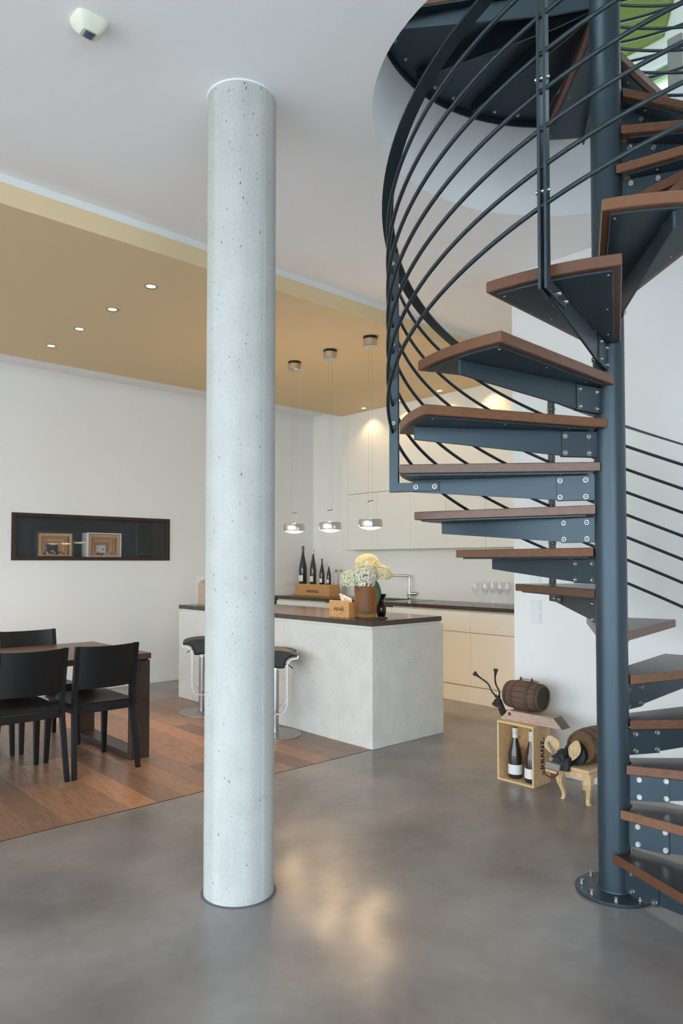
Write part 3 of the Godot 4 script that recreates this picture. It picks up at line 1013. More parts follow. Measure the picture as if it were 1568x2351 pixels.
func build_lamps() -> void:
	var warm := Color(1.0, 0.84, 0.64)
	var s := nst()
	lathe(s, [Vector2(0.030, -0.001), Vector2(0.043, -0.004), Vector2(0.046, -0.002), Vector2(0.046, 0.0)], 24)
	lathe(s, [Vector2(0.030, 0.0), Vector2(0.030, -0.001)], 24)
	var m_ring := done(s)
	s = nst()
	lathe(s, [Vector2(0.0, -0.0015), Vector2(0.031, -0.0005)], 20)
	var m_lens := done(s)
	var at := [[2.23, -4.339], [2.23, -4.926], [2.23, -5.519], [2.23, -6.114], [5.90, -6.101], [5.90, -5.541], [5.90, -4.935], [5.90, -4.35]]
	var say := ["recessed downlight over the dining table nearest the room, largest of the row", "second recessed downlight in the row over the dining table", "third recessed downlight in the row over the dining table", "recessed downlight at the far end of the row, nearest the dining wall", "recessed downlight before the wall cabinets, leftmost", "recessed downlight before the wall cabinets, half hidden by the stair post", "recessed downlight before the wall cabinets, right of the stair post", "recessed downlight before the wall cabinets, hidden behind the treads"]
	for k in 8:
		var d := thing("downlight", say[k], "lamp", Vector3(at[k][0], 3.2, at[k][1]), 0, "downlights in the ochre ceiling")
		inst("trim_ring", m_ring, M.brushed, d)
		inst("lamp_lens", m_lens, M.lens_small, d)
		spot(Vector3(0, -0.012, 0), 0.02 if k > 3 else 0.08, 58 if k > 3 else 42, warm, d)
	# pendants
	var pz := [-5.108, -4.615, -4.122]
	var low := [1.648, 1.643, 1.648]
	var stop := [1.812, 1.812, 1.860]
	var ps := ["left of the three, beside the column", "middle one of the three", "right of the three, nearest the staircase"]
	for k in 3:
		var p := thing("pendant_lamp", "brushed metal pendant lamp over the island, " + ps[k], "lamp", Vector3(4.06, 0, pz[k]), 0, "pendants over the island")
		s = nst(); lathe(s, [Vector2(0.0, 3.178), Vector2(0.058, 3.178), Vector2(0.058, 3.2)], 32)
		obj("canopy", s, M.black, p)
		s = nst(); lathe(s, [Vector2(0.0, 3.118), Vector2(0.052, 3.118), Vector2(0.057, 3.124), Vector2(0.057, 3.178)], 32)
		obj("canopy_cup", s, M.shade, p)
		var y: float = low[k]
		s = nst()
		for e in [-0.012, 0.012]:
			tube(s, [Vector3(e * 0.6, y + 0.06, e), Vector3(e * 0.6, 3.12, e)], 0.0008, 5)
		obj("wire", s, M.brushed, p)
		s = nst(); tube(s, [Vector3(-0.012, stop[k] - 0.005, -0.02), Vector3(0.012, stop[k] + 0.005, 0.02)], 0.005, 8)
		obj("height_stop", s, M.black, p)
		s = nst(); lathe(s, [Vector2(0.0915, y), Vector2(0.0950, y + 0.012), Vector2(0.0962, y + 0.032), Vector2(0.0950, y + 0.052), Vector2(0.0915, y + 0.066), Vector2(0.085, y + 0.064), Vector2(0.085, y)], 40)
		obj("shade", s, M.shade, p)
		s = nst(); lathe(s, [Vector2(0.0, y - 0.018), Vector2(0.03, y - 0.016), Vector2(0.06, y - 0.008), Vector2(0.084, y + 0.003)], 32)
		obj("lamp_lens", s, M.lens_warm, p)
		s = nst(); lathe(s, [Vector2(0.084, y + 0.060), Vector2(0.06, y + 0.067), Vector2(0.0, y + 0.072)], 32)
		obj("lamp_top", s, M.lens_warm, p)
		spot(Vector3(0, y - 0.03, 0), 0.08, 75, warm, p, 0.08)

# ------------------------------------------------------------------ dining
func make_chair() -> Node3D:
	var c := thing("dining_chair", "black wooden dining chair on the near table side, closest to the column", "chair", Vector3(2.035, 0, -4.77), 0, "black chairs round the dining table")
	var m: Material = M.black_chair
	for sx in [-1, 1]:
		# rear leg running up into the back, splayed and curved
		var s := nst()
		var rings := []
		for q in [[0.0, 0.268, 0.215, 0.026], [0.20, 0.240, 0.207, 0.030], [0.40, 0.215, 0.199, 0.038], [0.48, 0.213, 0.197, 0.040], [0.60, 0.222, 0.198, 0.034], [0.72, 0.240, 0.199, 0.030], [0.833, 0.262, 0.200, 0.024]]:
			var w := 0.014; var z: float = q[1]; var x: float = q[2] * sx; var d: float = q[3] * 0.5
			rings.append([Vector3(x - w, q[0], z + d), Vector3(x + w, q[0], z + d), Vector3(x + w, q[0], z - d), Vector3(x - w, q[0], z - d)])
		skin(s, rings)
		obj("leg", s, m, c)
		s = nst()
		rings = []
		for q in [[0.0, -0.245, 0.205, 0.013], [0.25, -0.232, 0.200, 0.017], [0.42, -0.222, 0.196, 0.020]]:
			var w: float = q[3]; var z: float = q[1]; var x: float = q[2] * sx
			rings.append([Vector3(x - w, q[0], z + w), Vector3(x + w, q[0], z + w), Vector3(x + w, q[0], z - w), Vector3(x - w, q[0], z - w)])
		skin(s, rings)
		obj("leg", s, m, c)
	var s := nst()
	box(s, Vector3(0, 0.42, -0.222), Vector3(0.36, 0.05, 0.022), 0.003)
	box(s, Vector3(0, 0.42, 0.215), Vector3(0.36, 0.05, 0.022), 0.003)
	for sx in [-1, 1]:
		box(s, Vector3(0.194 * sx, 0.42, 0), Vector3(0.024, 0.05, 0.42), 0.003)
	obj("seat_frame", s, m, c)
	# saddle seat
	s = nst()
	var nx := 12; var nz := 10
	var top := []
	for i in nx + 1:
		var row := []
		for j in nz + 1:
			var u := -1.0 + 2.0 * i / nx; var v := float(j) / nz
			var hx := 0.212 - 0.012 * v
			var y := 0.458 - 0.014 * (1.0 - pow(absf(u), 1.6)) * sin(v * PI) + 0.008 * (1.0 - v) * (1.0 - u * u)
			row.append(Vector3(u * hx, y, -0.250 + v * 0.468))
		top.append(row)
	s.set_smooth_group(2)
	for i in nx:
		for j in nz:
			quad(s, top[i][j], top[i][j + 1], top[i + 1][j + 1], top[i + 1][j])
	s.set_smooth_group(-1)
	var dn := Vector3(0, -0.016, 0)
	for i in nx:
		quad(s, top[i][0] + dn, top[i][0], top[i + 1][0], top[i + 1][0] + dn)
		quad(s, top[i + 1][nz] + dn, top[i + 1][nz], top[i][nz], top[i][nz] + dn)
		for j in nz:
			quad(s, top[i][j] + dn, top[i + 1][j] + dn, top[i + 1][j + 1] + dn, top[i][j + 1] + dn)
	for j in nz:
		quad(s, top[0][j + 1] + dn, top[0][j + 1], top[0][j], top[0][j] + dn)
		quad(s, top[nx][j] + dn, top[nx][j], top[nx][j + 1], top[nx][j + 1] + dn)
	obj("seat", s, m, c)
	# bowed back panel
	s = nst()
	var rings := []
	for i in 15:
		var u := -1.0 + 2.0 * i / 14.0
		var bow := 0.026 * (1.0 - u * u)
		var x := u * 0.196
		var up := 0.832 - 0.006 * (1.0 - u * u)
		var lo := 0.556 - 0.004 * (1.0 - u * u)
		rings.append([Vector3(x, lo, 0.226 + bow), Vector3(x, lo, 0.212 + bow), Vector3(x, up, 0.253 + bow), Vector3(x, up, 0.267 + bow)])
	skin(s, rings, true, -1)
	obj("backrest", s, m, c)
	return c

func build_dining() -> void:
	var t := thing("dining_table", "dark oak dining table with broad frame legs among black chairs", "table")
	var s := nst()
	bx(s, Vector3(0.35, 0.690, -5.655), Vector3(2.428, 0.730, -4.67), 0.002)
	obj("tabletop", s, M.table, t)
	for x in [2.282, 0.46]:
		s = nst()
		bx(s, Vector3(x, 0, -4.722), Vector3(x + 0.142, 0.680, -4.680), 0.002)
		bx(s, Vector3(x, 0, -5.645), Vector3(x + 0.142, 0.680, -5.603), 0.002)
		bx(s, Vector3(x, 0, -5.603), Vector3(x + 0.142, 0.040, -4.722), 0.002)
		bx(s, Vector3(x, 0.640, -5.603), Vector3(x + 0.142, 0.680, -4.722), 0.002)
		obj("leg", s, M.table_dark, t)
		s = nst()
		bx(s, Vector3(x + 0.01, 0.680, -5.64), Vector3(x + 0.132, 0.690, -4.69), 0)
		obj("spacer", s, M.black, t)
	var c := make_chair()
	dup(c, Vector3(1.56, 0, -4.77), 0.0, "black wooden dining chair on the near table side, cut by the left picture edge")
	dup(c, Vector3(1.985, 0, -5.60), PI, "black wooden dining chair on the far table side, below the display window")
	dup(c, Vector3(1.515, 0, -5.60), PI, "sliver of black chair on the far table side at the left picture edge")

func make_stool(called_label: String, at: Vector3, turn: float) -> Node3D:
	var c := thing("bar_stool", called_label, "stool", at, turn, "bar stools along the island")
	var s := nst()
	lathe(s, [Vector2(0.207, 0.0), Vector2(0.207, 0.005), Vector2(0.202, 0.009), Vector2(0.03, 0.012), Vector2(0.027, 0.018)], 56)
	obj("base", s, M.brushed, c)
	s = nst(); lathe(s, [Vector2(0.0265, 0.012), Vector2(0.0265, 0.515), Vector2(0.0, 0.515)], 24)
	obj("pole", s, M.brushed, c)
	s = nst(); lathe(s, [Vector2(0.0285, 0.505), Vector2(0.0285, 0.522), Vector2(0.016, 0.522), Vector2(0.016, 0.60)], 20)
	obj("lift_tube", s, M.chrome, c)
	# leather seat: rounded on top, rolled down at the front
	s = nst()
	var side := PackedVector2Array()
	for q in smooth_path([Vector3(-0.165, 0.640, 0), Vector3(-0.162, 0.658, 0), Vector3(-0.08, 0.678, 0), Vector3(0.03, 0.680, 0), Vector3(0.12, 0.668, 0), Vector3(0.166, 0.648, 0), Vector3(0.168, 0.634, 0)], 4): side.append(Vector2(q.x, q.y))
	for q in smooth_path([Vector3(0.13, 0.632, 0), Vector3(0.10, 0.620, 0), Vector3(0.078, 0.590, 0), Vector3(0.07, 0.545, 0)], 4): side.append(Vector2(q.x, q.y))
	side.append(Vector2(0.045, 0.540)); side.append(Vector2(-0.10, 0.560)); side.append(Vector2(-0.15, 0.60))
	prism(s, side, -0.152, 0.152, Transform3D(), 0.012)
	obj("seat", s, M.leather, c)
	# flat steel loop: under the seat lip, down, and back to the pole as a footrest
	s = nst()
	var pth := smooth_path([Vector3(0.172, 0.640, 0), Vector3(0.168, 0.622, 0), Vector3(0.12, 0.612, 0), Vector3(0.096, 0.585, 0), Vector3(0.088, 0.53, 0), Vector3(0.088, 0.30, 0), Vector3(0.080, 0.235, 0), Vector3(0.05, 0.198, 0), Vector3(0.0, 0.190, 0)], 6)
	for e in [-1, 1]:
		var rings := []
		for i in pth.size():
			var p: Vector3 = pth[i]
			var tg: Vector3 = (pth[mini(i + 1, pth.size() - 1)] - pth[maxi(i - 1, 0)]).normalized()
			var nn := Vector3(-tg.y, tg.x, 0) * 0.006
			var z: float = e * 0.142
			rings.append([p - nn + Vector3(0, 0, z - 0.012), p + nn + Vector3(0, 0, z - 0.012), p + nn + Vector3(0, 0, z + 0.012), p - nn + Vector3(0, 0, z + 0.012)])
		skin(s, rings, true, -1)
	bx(s, Vector3(-0.03, 0.184, -0.154), Vector3(0.004, 0.196, 0.154), 0.002)
	obj("footrest_loop", s, M.brushed, c)
	s = nst(); tube(s, [Vector3(0.02, 0.575, 0.05), Vector3(0.10, 0.562, 0.09), Vector3(0.135, 0.535, 0.105)], 0.004, 8)
	obj("lift_lever", s, M.black, c)
	return c

func build_stools() -> void:
	# each seat is swivelled broadside to the room
	make_stool("black leather bar stool left of the concrete column", Vector3(3.478, 0, -5.72), atan2(0.5195, -0.8545))
	make_stool("black leather bar stool right of the concrete column", Vector3(3.478, 0, -4.61), atan2(-0.602, 0.798))

# ------------------------------------------------------------------ the little window in the dining wall
func build_niche() -> void:
	var w := snode("window_1")
	var s := nst()
	bx(s, Vector3(2.368, 1.387, -7.60), Vector3(4.118, 1.425, -7.492), 0.002)
	bx(s, Vector3(2.368, 1.830, -7.60), Vector3(4.118, 1.867, -7.492), 0.002)
	bx(s, Vector3(2.368, 1.425, -7.60), Vector3(2.413, 1.830, -7.492), 0.002)
	bx(s, Vector3(4.078, 1.425, -7.60), Vector3(4.118, 1.830, -7.492), 0.002)
	obj("window_frame", s, M.frame_wood, w)
	s = nst(); bx(s, Vector3(2.413, 1.425, -7.535), Vector3(4.078, 1.830, -7.529), 0)
	obj("pane", s, M.pane_dark, w)
	# the dim room behind
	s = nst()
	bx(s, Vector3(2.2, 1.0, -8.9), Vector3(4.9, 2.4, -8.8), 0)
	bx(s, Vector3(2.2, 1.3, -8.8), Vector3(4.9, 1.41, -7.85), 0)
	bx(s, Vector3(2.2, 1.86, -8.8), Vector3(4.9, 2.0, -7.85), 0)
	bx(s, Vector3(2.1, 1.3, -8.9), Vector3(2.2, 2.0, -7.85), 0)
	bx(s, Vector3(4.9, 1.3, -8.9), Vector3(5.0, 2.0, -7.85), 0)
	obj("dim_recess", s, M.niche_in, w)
	s = nst()
	bx(s, Vector3(2.39, 1.40, -7.86), Vector3(4.10, 1.4245, -7.60), 0)
	bx(s, Vector3(4.0785, 1.42, -7.86), Vector3(4.10, 1.84, -7.60), 0)
	obj("window_sill", s, M.frame_wood, w)
	var f := thing("shelf_frame", "thin bronze shelf frame dimly seen behind the display window", "shelf")
	s = nst()
	bx(s, Vector3(4.10, 1.41, -8.32), Vector3(4.112, 1.855, -8.30), 0.001)
	bx(s, Vector3(4.33, 1.41, -8.32), Vector3(4.342, 1.855, -8.30), 0.001)
	obj("upright", s, M.bronze, f)
	s = nst()
	bx(s, Vector3(3.85, 1.70, -8.34), Vector3(4.10, 1.712, -8.28), 0.001)
	bx(s, Vector3(4.112, 1.46, -8.34), Vector3(4.33, 1.475, -8.28), 0.001)
	obj("shelf", s, M.bronze, f)
	for k in 2:
		var x: float = [2.645, 3.175][k]
		var b := thing("shadow_box", ["shadow box in a dark navy case with stepped kraft frames, left in the display window", "shadow box in a white case with stepped kraft frames, right in the display window"][k], "picture frame", Vector3(x, 1.4245, -7.562), 0, "shadow boxes in the display window")
		var wd := 0.36; var hh := 0.262
		s = nst()
		bx(s, Vector3(-0.014, 0, -0.13), Vector3(0.0, hh, 0.02), 0.001)
		bx(s, Vector3(wd, 0, -0.13), Vector3(wd + 0.012, hh, 0.02), 0.001)
		bx(s, Vector3(0, hh - 0.012, -0.13), Vector3(wd, hh, 0.02), 0.001)
		bx(s, Vector3(0, 0, -0.13), Vector3(wd, 0.006, 0.02), 0.001)
		bx(s, Vector3(0, 0.006, -0.13), Vector3(wd, hh - 0.012, -0.12), 0)
		obj("case", s, M.box_navy if k == 0 else M.white_plastic, b)
		for q in 4:
			var m := 0.004 + q * 0.026
			var z := 0.012 - q * 0.022
			s = nst()
			var x0 := m; var x1 := wd - m - 0.012 * (1 if q > 0 else 0); var y0 := 0.008 + (0.0 if q < 2 else 0.016 * q); var y1 := hh - 0.014 - m
			var e := 0.030
			bx(s, Vector3(x0, y0, z - 0.02), Vector3(x0 + e, y1, z), 0.001)
			bx(s, Vector3(x1 - e, y0, z - 0.02), Vector3(x1, y1, z), 0.001)
			bx(s, Vector3(x0 + e, y1 - e, z - 0.02), Vector3(x1 - e, y1, z), 0.001)
			if q < 2: bx(s, Vector3(x0 + e, y0, z - 0.02), Vector3(x1 - e, y0 + 0.014, z), 0.001)
			obj("stepped_frame", s, M.kraft if q % 2 == 0 else M.kraft_dark, b)
		s = nst(); bx(s, Vector3(0.09, 0.02, -0.10), Vector3(0.27, 0.20, -0.095), 0)
		obj("backdrop", s, M.black if k == 0 else M.white_plastic, b)
		# the little assembled scene: paper scraps of many colours
		var cols := [c8(206, 196, 184), c8(150, 84, 54), c8(84, 60, 48), c8(176, 190, 200), c8(60, 66, 60), c8(214, 160, 120)]
		for i in 34:
			s = nst()
			var px := rng.randf_range(0.05, 0.30); var near := rng.randf()
			var py := 0.022 + (0.10 * rng.randf() * (1.0 - absf(px - 0.18) * 4.5) if near < 0.6 else 0.02 * rng.randf())
			box(s, Vector3.ZERO, Vector3(rng.randf_range(0.012, 0.035), rng.randf_range(0.008, 0.024), 0.006), 0.001, Transform3D(Basis(Vector3.BACK, rng.randf_range(-1, 1)), Vector3(px, maxf(py, 0.026), -0.085 + 0.08 * near)))
			obj("paper_scrap", s, pm(cols[i % 6], 0.8), b)

# ------------------------------------------------------------------ things on the worktops
func bottle(prof: Array, called: String, label: String, at: Vector3, glass: Material, foil: Material, foil_from: float, lab0: float, lab1: float, r: float, arc := 1.9, turn := 0.0, group := "") -> Node3D:
	var b := thing(called, label, "bottle", at, turn, group)
	var s := nst()
	lathe(s, prof, 32)
	obj("glass", s, glass, b)
	var top: Vector2 = prof[-2]
	s = nst()
	var cap := [Vector2(0.0, 0.0)]
	cap.clear()
	for i in prof.size():
		var p: Vector2 = prof[i]
		if p.y >= foil_from - 1e-4 and p.x > 0.0: cap.append(Vector2(p.x + 0.0007, p.y))
	cap.append(Vector2(0.0, top.y + 0.0007))
	lathe(s, cap, 24)
	obj("capsule", s, foil, b)
	s = nst()
	# label faces local -x
	lathe(s, [Vector2(r + 0.0008, lab0), Vector2(r + 0.0008, lab1)], 20, Transform3D(), PI - arc * 0.5, PI + arc * 0.5)
	obj("paper_label", s, M.paper, b)
	return b

func scaled(prof: Array, kr: float, ky: float) -> Array:
	var o := []
	for p in prof: o.append(Vector2(p.x * kr, p.y * ky))
	return o

func floret_head(parent: Node, c: Vector3, r: Vector3, n: int, mt: Material, seed_: int) -> void:
	var g := RandomNumberGenerator.new(); g.seed = seed_
	var s := nst()
	for i in n:
		var d := Vector3(g.randfn(), g.randfn(), g.randfn()).normalized()
		if d.y < -0.55: d.y = -d.y
		var k := g.randf_range(0.80, 1.04)
		var p := c + Vector3(d.x * r.x, d.y * r.y, d.z * r.z) * k
		var u := d.cross(Vector3(g.randfn(), g.randfn(), g.randfn())).normalized()
		var w := d.cross(u)
		var q := g.randf_range(0.006, 0.0095)
		for j in 4:
			var a := TAU * j / 4
			var e := u * cos(a) + w * sin(a); var f := u * cos(a + 0.75) + w * sin(a + 0.75); var h := u * cos(a - 0.75) + w * sin(a - 0.75)
			quad(s, p - d * 0.002, p + h * q * 0.8 + d * 0.002, p + e * q * 1.4 + d * 0.0035, p + f * q * 0.8 + d * 0.002)
	var o := obj("flower_head", s, mt, parent)
	o.set_meta("kind", "stuff")

func build_counter_items() -> void:
	var s := nst()
	var kitchen_y := 0.937
	# long wooden box that carries four bottles
	var b := thing("wooden_bottle_box", "long low wooden box lettered KRANZ under four dark wine bottles", "box")
	s = nst()
	bx(s, Vector3(5.935, kitchen_y, -7.44), Vector3(6.10, 1.083, -6.76), 0.002)
	obj("body", s, M.box_wood, b)
	var face_mx := Basis(Vector3(0, 0, 1), Vector3(0, 1, 0), Vector3(-1, 0, 0))       # text on a face that looks to -x
	text("lettering", "KRANZ", 0.034, M.ink, b, Transform3D(face_mx * Basis.from_scale(Vector3(1.65, 1, 1)), Vector3(5.9348, 0.992, -7.09)))
	s = nst(); tube(s, [Vector3(5.9345, 1.037, -7.205), Vector3(5.9345, 1.052, -7.195)], 0.003, 6)
	obj("leaf_mark", s, M.ink, b)
	var flute := [Vector2(0.0, 0.0), Vector2(0.034, 0.0), Vector2(0.0375, 0.006), Vector2(0.0375, 0.125), Vector2(0.0360, 0.150), Vector2(0.0318, 0.178), Vector2(0.0250, 0.208), Vector2(0.0180, 0.238), Vector2(0.0135, 0.265), Vector2(0.0114, 0.295), Vector2(0.0112, 0.333), Vector2(0.0124, 0.334), Vector2(0.0124, 0.345), Vector2(0.0, 0.345)]
	var spots := [[-7.387, 0.0535, 0.497, M.glass_teal, M.foil_dark, "tallest and leftmost dark bottle standing on the long wooden box"], [-7.178, 0.0430, 0.457, M.glass_brown, M.foil_silver, "second tallest brown bottle on the long wooden box"], [-7.000, 0.0345, 0.330, M.glass_dark, M.foil_dark, "third bottle from the left on the long wooden box, dark with gold neck"], [-6.867, 0.0285, 0.269, M.glass_brown, M.foil_silver, "smallest and rightmost bottle on the long wooden box"]]
	for q in spots:
		var kr: float = q[1] / 0.0375; var ky: float = q[2] / 0.345
		bottle(scaled(flute, kr, ky), "wine_bottle", q[5], Vector3(6.02, 1.083, q[0]), q[3], q[4], 0.295 * ky, 0.02 * ky + 0.005, 0.075 * ky + 0.005, q[1], 1.7, 0.0, "bottles on the long wooden box")
	# two glass carafes with corks
	for k in 2:
		var z: float = [-6.915, -6.822][k]
		var c := thing("glass_carafe", ["clear corked glass carafe touching the wooden bottle box", "clear corked glass carafe next to the flower vase"][k], "carafe", Vector3(6.17, kitchen_y, z + 0.02), 0, "carafes on the kitchen worktop")
		s = nst(); lathe(s, [Vector2(0.0, 0.0), Vector2(0.033, 0.0), Vector2(0.035, 0.005), Vector2(0.034, 0.08), Vector2(0.027, 0.16), Vector2(0.018, 0.24), Vector2(0.017, 0.315), Vector2(0.019, 0.318), Vector2(0.0155, 0.318), Vector2(0.0165, 0.24), Vector2(0.0255, 0.16), Vector2(0.0325, 0.08), Vector2(0.0325, 0.008), Vector2(0.0, 0.008)], 28)
		obj("glass", s, M.glass, c)
		s = nst(); lathe(s, [Vector2(0.0, 0.30), Vector2(0.0152, 0.30), Vector2(0.018, 0.335), Vector2(0.0, 0.335)], 16)
		obj("cork", s, M.cork, c)
		s = nst(); lathe(s, [Vector2(0.0356, 0.022), Vector2(0.0348, 0.085)], 20, Transform3D(), PI - 0.9, PI + 0.9)
		obj("paper_label", s, M.paper, c)
	# island: small box with cards, vase with hydrangeas, black vase, slate
	var y := 0.933
	var kb := thing("card_box", "small open wooden box lettered KRANZ holding cards on the island", "box", Vector3(3.885, y, -4.226), 0.0)
	s = nst()
	bx(s, Vector3(-0.075, 0, -0.115), Vector3(-0.066, 0.132, 0.115), 0.001)
	bx(s, Vector3(0.066, 0, -0.115), Vector3(0.075, 0.105, 0.115), 0.001)
	bx(s, Vector3(-0.066, 0, -0.115), Vector3(0.066, 0.12, -0.106), 0.001)
	bx(s, Vector3(-0.066, 0, 0.106), Vector3(0.066, 0.12, 0.115), 0.001)
	bx(s, Vector3(-0.066, 0, -0.106), Vector3(0.066, 0.008, 0.106), 0)
	obj("body", s, M.box_wood, kb)
	text("lettering", "KRANZ", 0.027, M.ink, kb, Transform3D(face_mx, Vector3(-0.0752, 0.064, 0.0)))
	s = nst(); tube(s, [Vector3(-0.0755, 0.040, 0.028), Vector3(-0.0755, 0.024, 0.024)], 0.002, 6); tube(s, [Vector3(-0.0755, 0.094, 0.044), Vector3(-0.0755, 0.084, 0.040)], 0.002, 6)
	obj("leaf_mark", s, M.ink, kb)
	for k in 4:
		var cd := thing("postcard", ["white postcard with printed stripes leaning in the small box, front", "white postcard second in the small box", "white postcard third in the small box", "white postcard at the back of the small box"][k], "card", Vector3(3.89, y + 0.012, -4.215 + k * 0.018), 0, "cards in the small wooden box")
		s = nst()
		var tilt := Basis(Vector3.UP, deg_to_rad(64.0)) * Basis(Vector3.RIGHT, deg_to_rad(-17.0 + k * 3))
		box(s, Vector3(0, 0.095 - k * 0.012, 0), Vector3(0.10, 0.17, 0.0012), 0, Transform3D(tilt, Vector3.ZERO))
		obj("sheet", s, M.paper, cd)
		s = nst()
		for j in 3:
			box(s, Vector3(-0.022 + j * 0.022, 0.125 - k * 0.012, 0.0009), Vector3(0.014, 0.07, 0.0006), 0, Transform3D(tilt, Vector3.ZERO))
		obj("print", s, [M.grey_mark, M.ink, M.kraft, M.grey_mark][k], cd)
	s = nst(); lathe(s, [Vector2(0.0, 0.0), Vector2(0.125, 0.0), Vector2(0.125, 0.006), Vector2(0.0, 0.006)], 48)
	var sl := tag(obj("slate_coaster", s, M.slate), "round dark slate disc under the vase on the island", "coaster")
	sl.position = Vector3(3.945, y, -3.995)
	var v := thing("glass_vase", "amber hammered glass vase full of hydrangeas on the island", "vase", Vector3(3.902, y + 0.006, -4.012))
	s = nst(); lathe(s, [Vector2(0.0, 0.0), Vector2(0.066, 0.0), Vector2(0.078, 0.012), Vector2(0.083, 0.05), Vector2(0.090, 0.17), Vector2(0.0925, 0.262), Vector2(0.0895, 0.262), Vector2(0.086, 0.17), Vector2(0.079, 0.05), Vector2(0.0, 0.02)], 48)
	obj("body", s, M.vase, v)
	s = nst(); lathe(s, [Vector2(0.0905, 0.150), Vector2(0.0915, 0.152), Vector2(0.0905, 0.154)], 48)
	obj("seam", s, M.vase, v)
	var rt := Vector3(0.74, 0, 0.673); var fwd := Vector3(0.673, 0, -0.74)
	var fl := thing("hydrangeas", "bunch of cream and yellow hydrangeas standing in the amber vase", "flowers", Vector3(3.902, y + 0.006, -4.012))
	floret_head(fl, Vector3(0, 0.415, 0) + rt * 0.010 + fwd * 0.04, Vector3(0.095, 0.075, 0.095), 620, M.petal_yellow, 1)
	floret_head(fl, Vector3(0, 0.335, 0) + rt * 0.115, Vector3(0.088, 0.070, 0.088), 520, M.petal_yellow, 2)
	floret_head(fl, Vector3(0, 0.290, 0) - rt * 0.105 - fwd * 0.03, Vector3(0.095, 0.078, 0.095), 620, M.petal_green, 3)
	floret_head(fl, Vector3(0, 0.325, 0) - rt * 0.005 - fwd * 0.06, Vector3(0.095, 0.075, 0.095), 620, M.petal, 4)
	floret_head(fl, Vector3(0, 0.270, 0) + rt * 0.005 - fwd * 0.08, Vector3(0.085, 0.045, 0.05), 260, M.petal, 5)
	for q in [Vector3(0, 0.38, 0) + fwd * 0.03, Vector3(0, 0.30, 0) + rt * 0.09, Vector3(0, 0.26, 0) - rt * 0.08, Vector3(0, 0.29, 0) - fwd * 0.05]:
		s = nst(); tube(s, smooth_path([Vector3(0, 0.05, 0), Vector3(q.x * 0.3, 0.2, q.z * 0.3), q], 4), 0.0035, 6)
		obj("stem", s, M.stem, fl)
	s = nst()
	var lp := smooth_path([Vector3(0, 0.305, 0) + rt * 0.050 - fwd * 0.06, Vector3(0, 0.265, 0) + rt * 0.076 - fwd * 0.07, Vector3(0, 0.19, 0) + rt * 0.098 - fwd * 0.06, Vector3(0, 0.12, 0) + rt * 0.092 - fwd * 0.05], 5)
	var rings := []
	for i in lp.size():
		var k := float(i) / (lp.size() - 1)
		var w := 0.020 * sin(PI * clampf(k * 0.92 + 0.06, 0, 1))
		var p: Vector3 = lp[i]
		rings.append([p - rt * w, p - fwd * 0.004, p + rt * w, p + fwd * 0.002])
	skin(s, rings, true, -1)
	obj("leaf", s, M.leaf, fl)
	var bv := thing("black_vase", "small black waisted vase half hidden behind the amber vase", "vase", Vector3(4.055, y + 0.006, -3.998))
	s = nst(); lathe(s, [Vector2(0.0, 0.0), Vector2(0.030, 0.0), Vector2(0.034, 0.01), Vector2(0.041, 0.05), Vector2(0.040, 0.075), Vector2(0.030, 0.105), Vector2(0.019, 0.125), Vector2(0.020, 0.135), Vector2(0.036, 0.162), Vector2(0.044, 0.178), Vector2(0.040, 0.178), Vector2(0.016, 0.135), Vector2(0.0, 0.12)], 32)
	obj("body", s, M.black_gloss, bv)
	# jar of corks, half hidden by the column
	var j := thing("cork_jar", "square glass jar filled with wine corks at the far end of the island", "jar", Vector3(3.905, y, -6.35))
	s = nst(); bx(s, Vector3(-0.06, 0.006, -0.06), Vector3(0.06, 0.225, 0.06), 0.004)
	var fill := obj("cork_filling", s, M.corks, j)
	fill.set_meta("kind", "stuff")
	for k in 22:
		s = nst()
		var a := rng.randf_range(0, TAU)
		box(s, Vector3.ZERO, Vector3(0.022, 0.04, 0.022), 0.005, Transform3D(Basis.from_euler(Vector3(rng.randf() * 3, rng.randf() * 3, rng.randf() * 3)), Vector3(rng.randf_range(-0.045, 0.045), 0.225 + rng.randf_range(-0.01, 0.02), rng.randf_range(-0.045, 0.045))))
		obj("wine_cork", s, M.cork, j)
	s = nst()
	bx(s, Vector3(-0.066, 0.0, -0.066), Vector3(0.066, 0.005, 0.066), 0)
	bx(s, Vector3(-0.066, 0.005, -0.066), Vector3(-0.063, 0.29, 0.066), 0)
	bx(s, Vector3(0.063, 0.005, -0.066), Vector3(0.066, 0.29, 0.066), 0)
	bx(s, Vector3(-0.063, 0.005, -0.066), Vector3(0.063, 0.29, -0.063), 0)
	bx(s, Vector3(-0.063, 0.005, 0.063), Vector3(0.063, 0.29, 0.066), 0)
	obj("glass", s, M.glass, j)
	# wine glasses upside up in a row, a second row behind
	var gl := [Vector2(0.0, 0.0), Vector2(0.034, 0.0), Vector2(0.034, 0.0015), Vector2(0.006, 0.006), Vector2(0.0042, 0.02), Vector2(0.0042, 0.085), Vector2(0.010, 0.096), Vector2(0.030, 0.125), Vector2(0.0405, 0.150), Vector2(0.0415, 0.172), Vector2(0.036, 0.215), Vector2(0.034, 0.228), Vector2(0.033, 0.228), Vector2(0.0345, 0.215), Vector2(0.040, 0.172), Vector2(0.039, 0.150), Vector2(0.029, 0.127), Vector2(0.0, 0.108)]
	s = nst(); lathe(s, gl, 28)
	var gm := done(s)
	M.wineglass = pm(Color(0.97, 0.98, 0.98, 0.10), 0.02); M.wineglass.transparency = BaseMaterial3D.TRANSPARENCY_ALPHA
	var gz := [-4.655, -4.52, -4.43, -4.34, -4.25, -4.62, -4.535, -4.45, -4.36, -4.27]
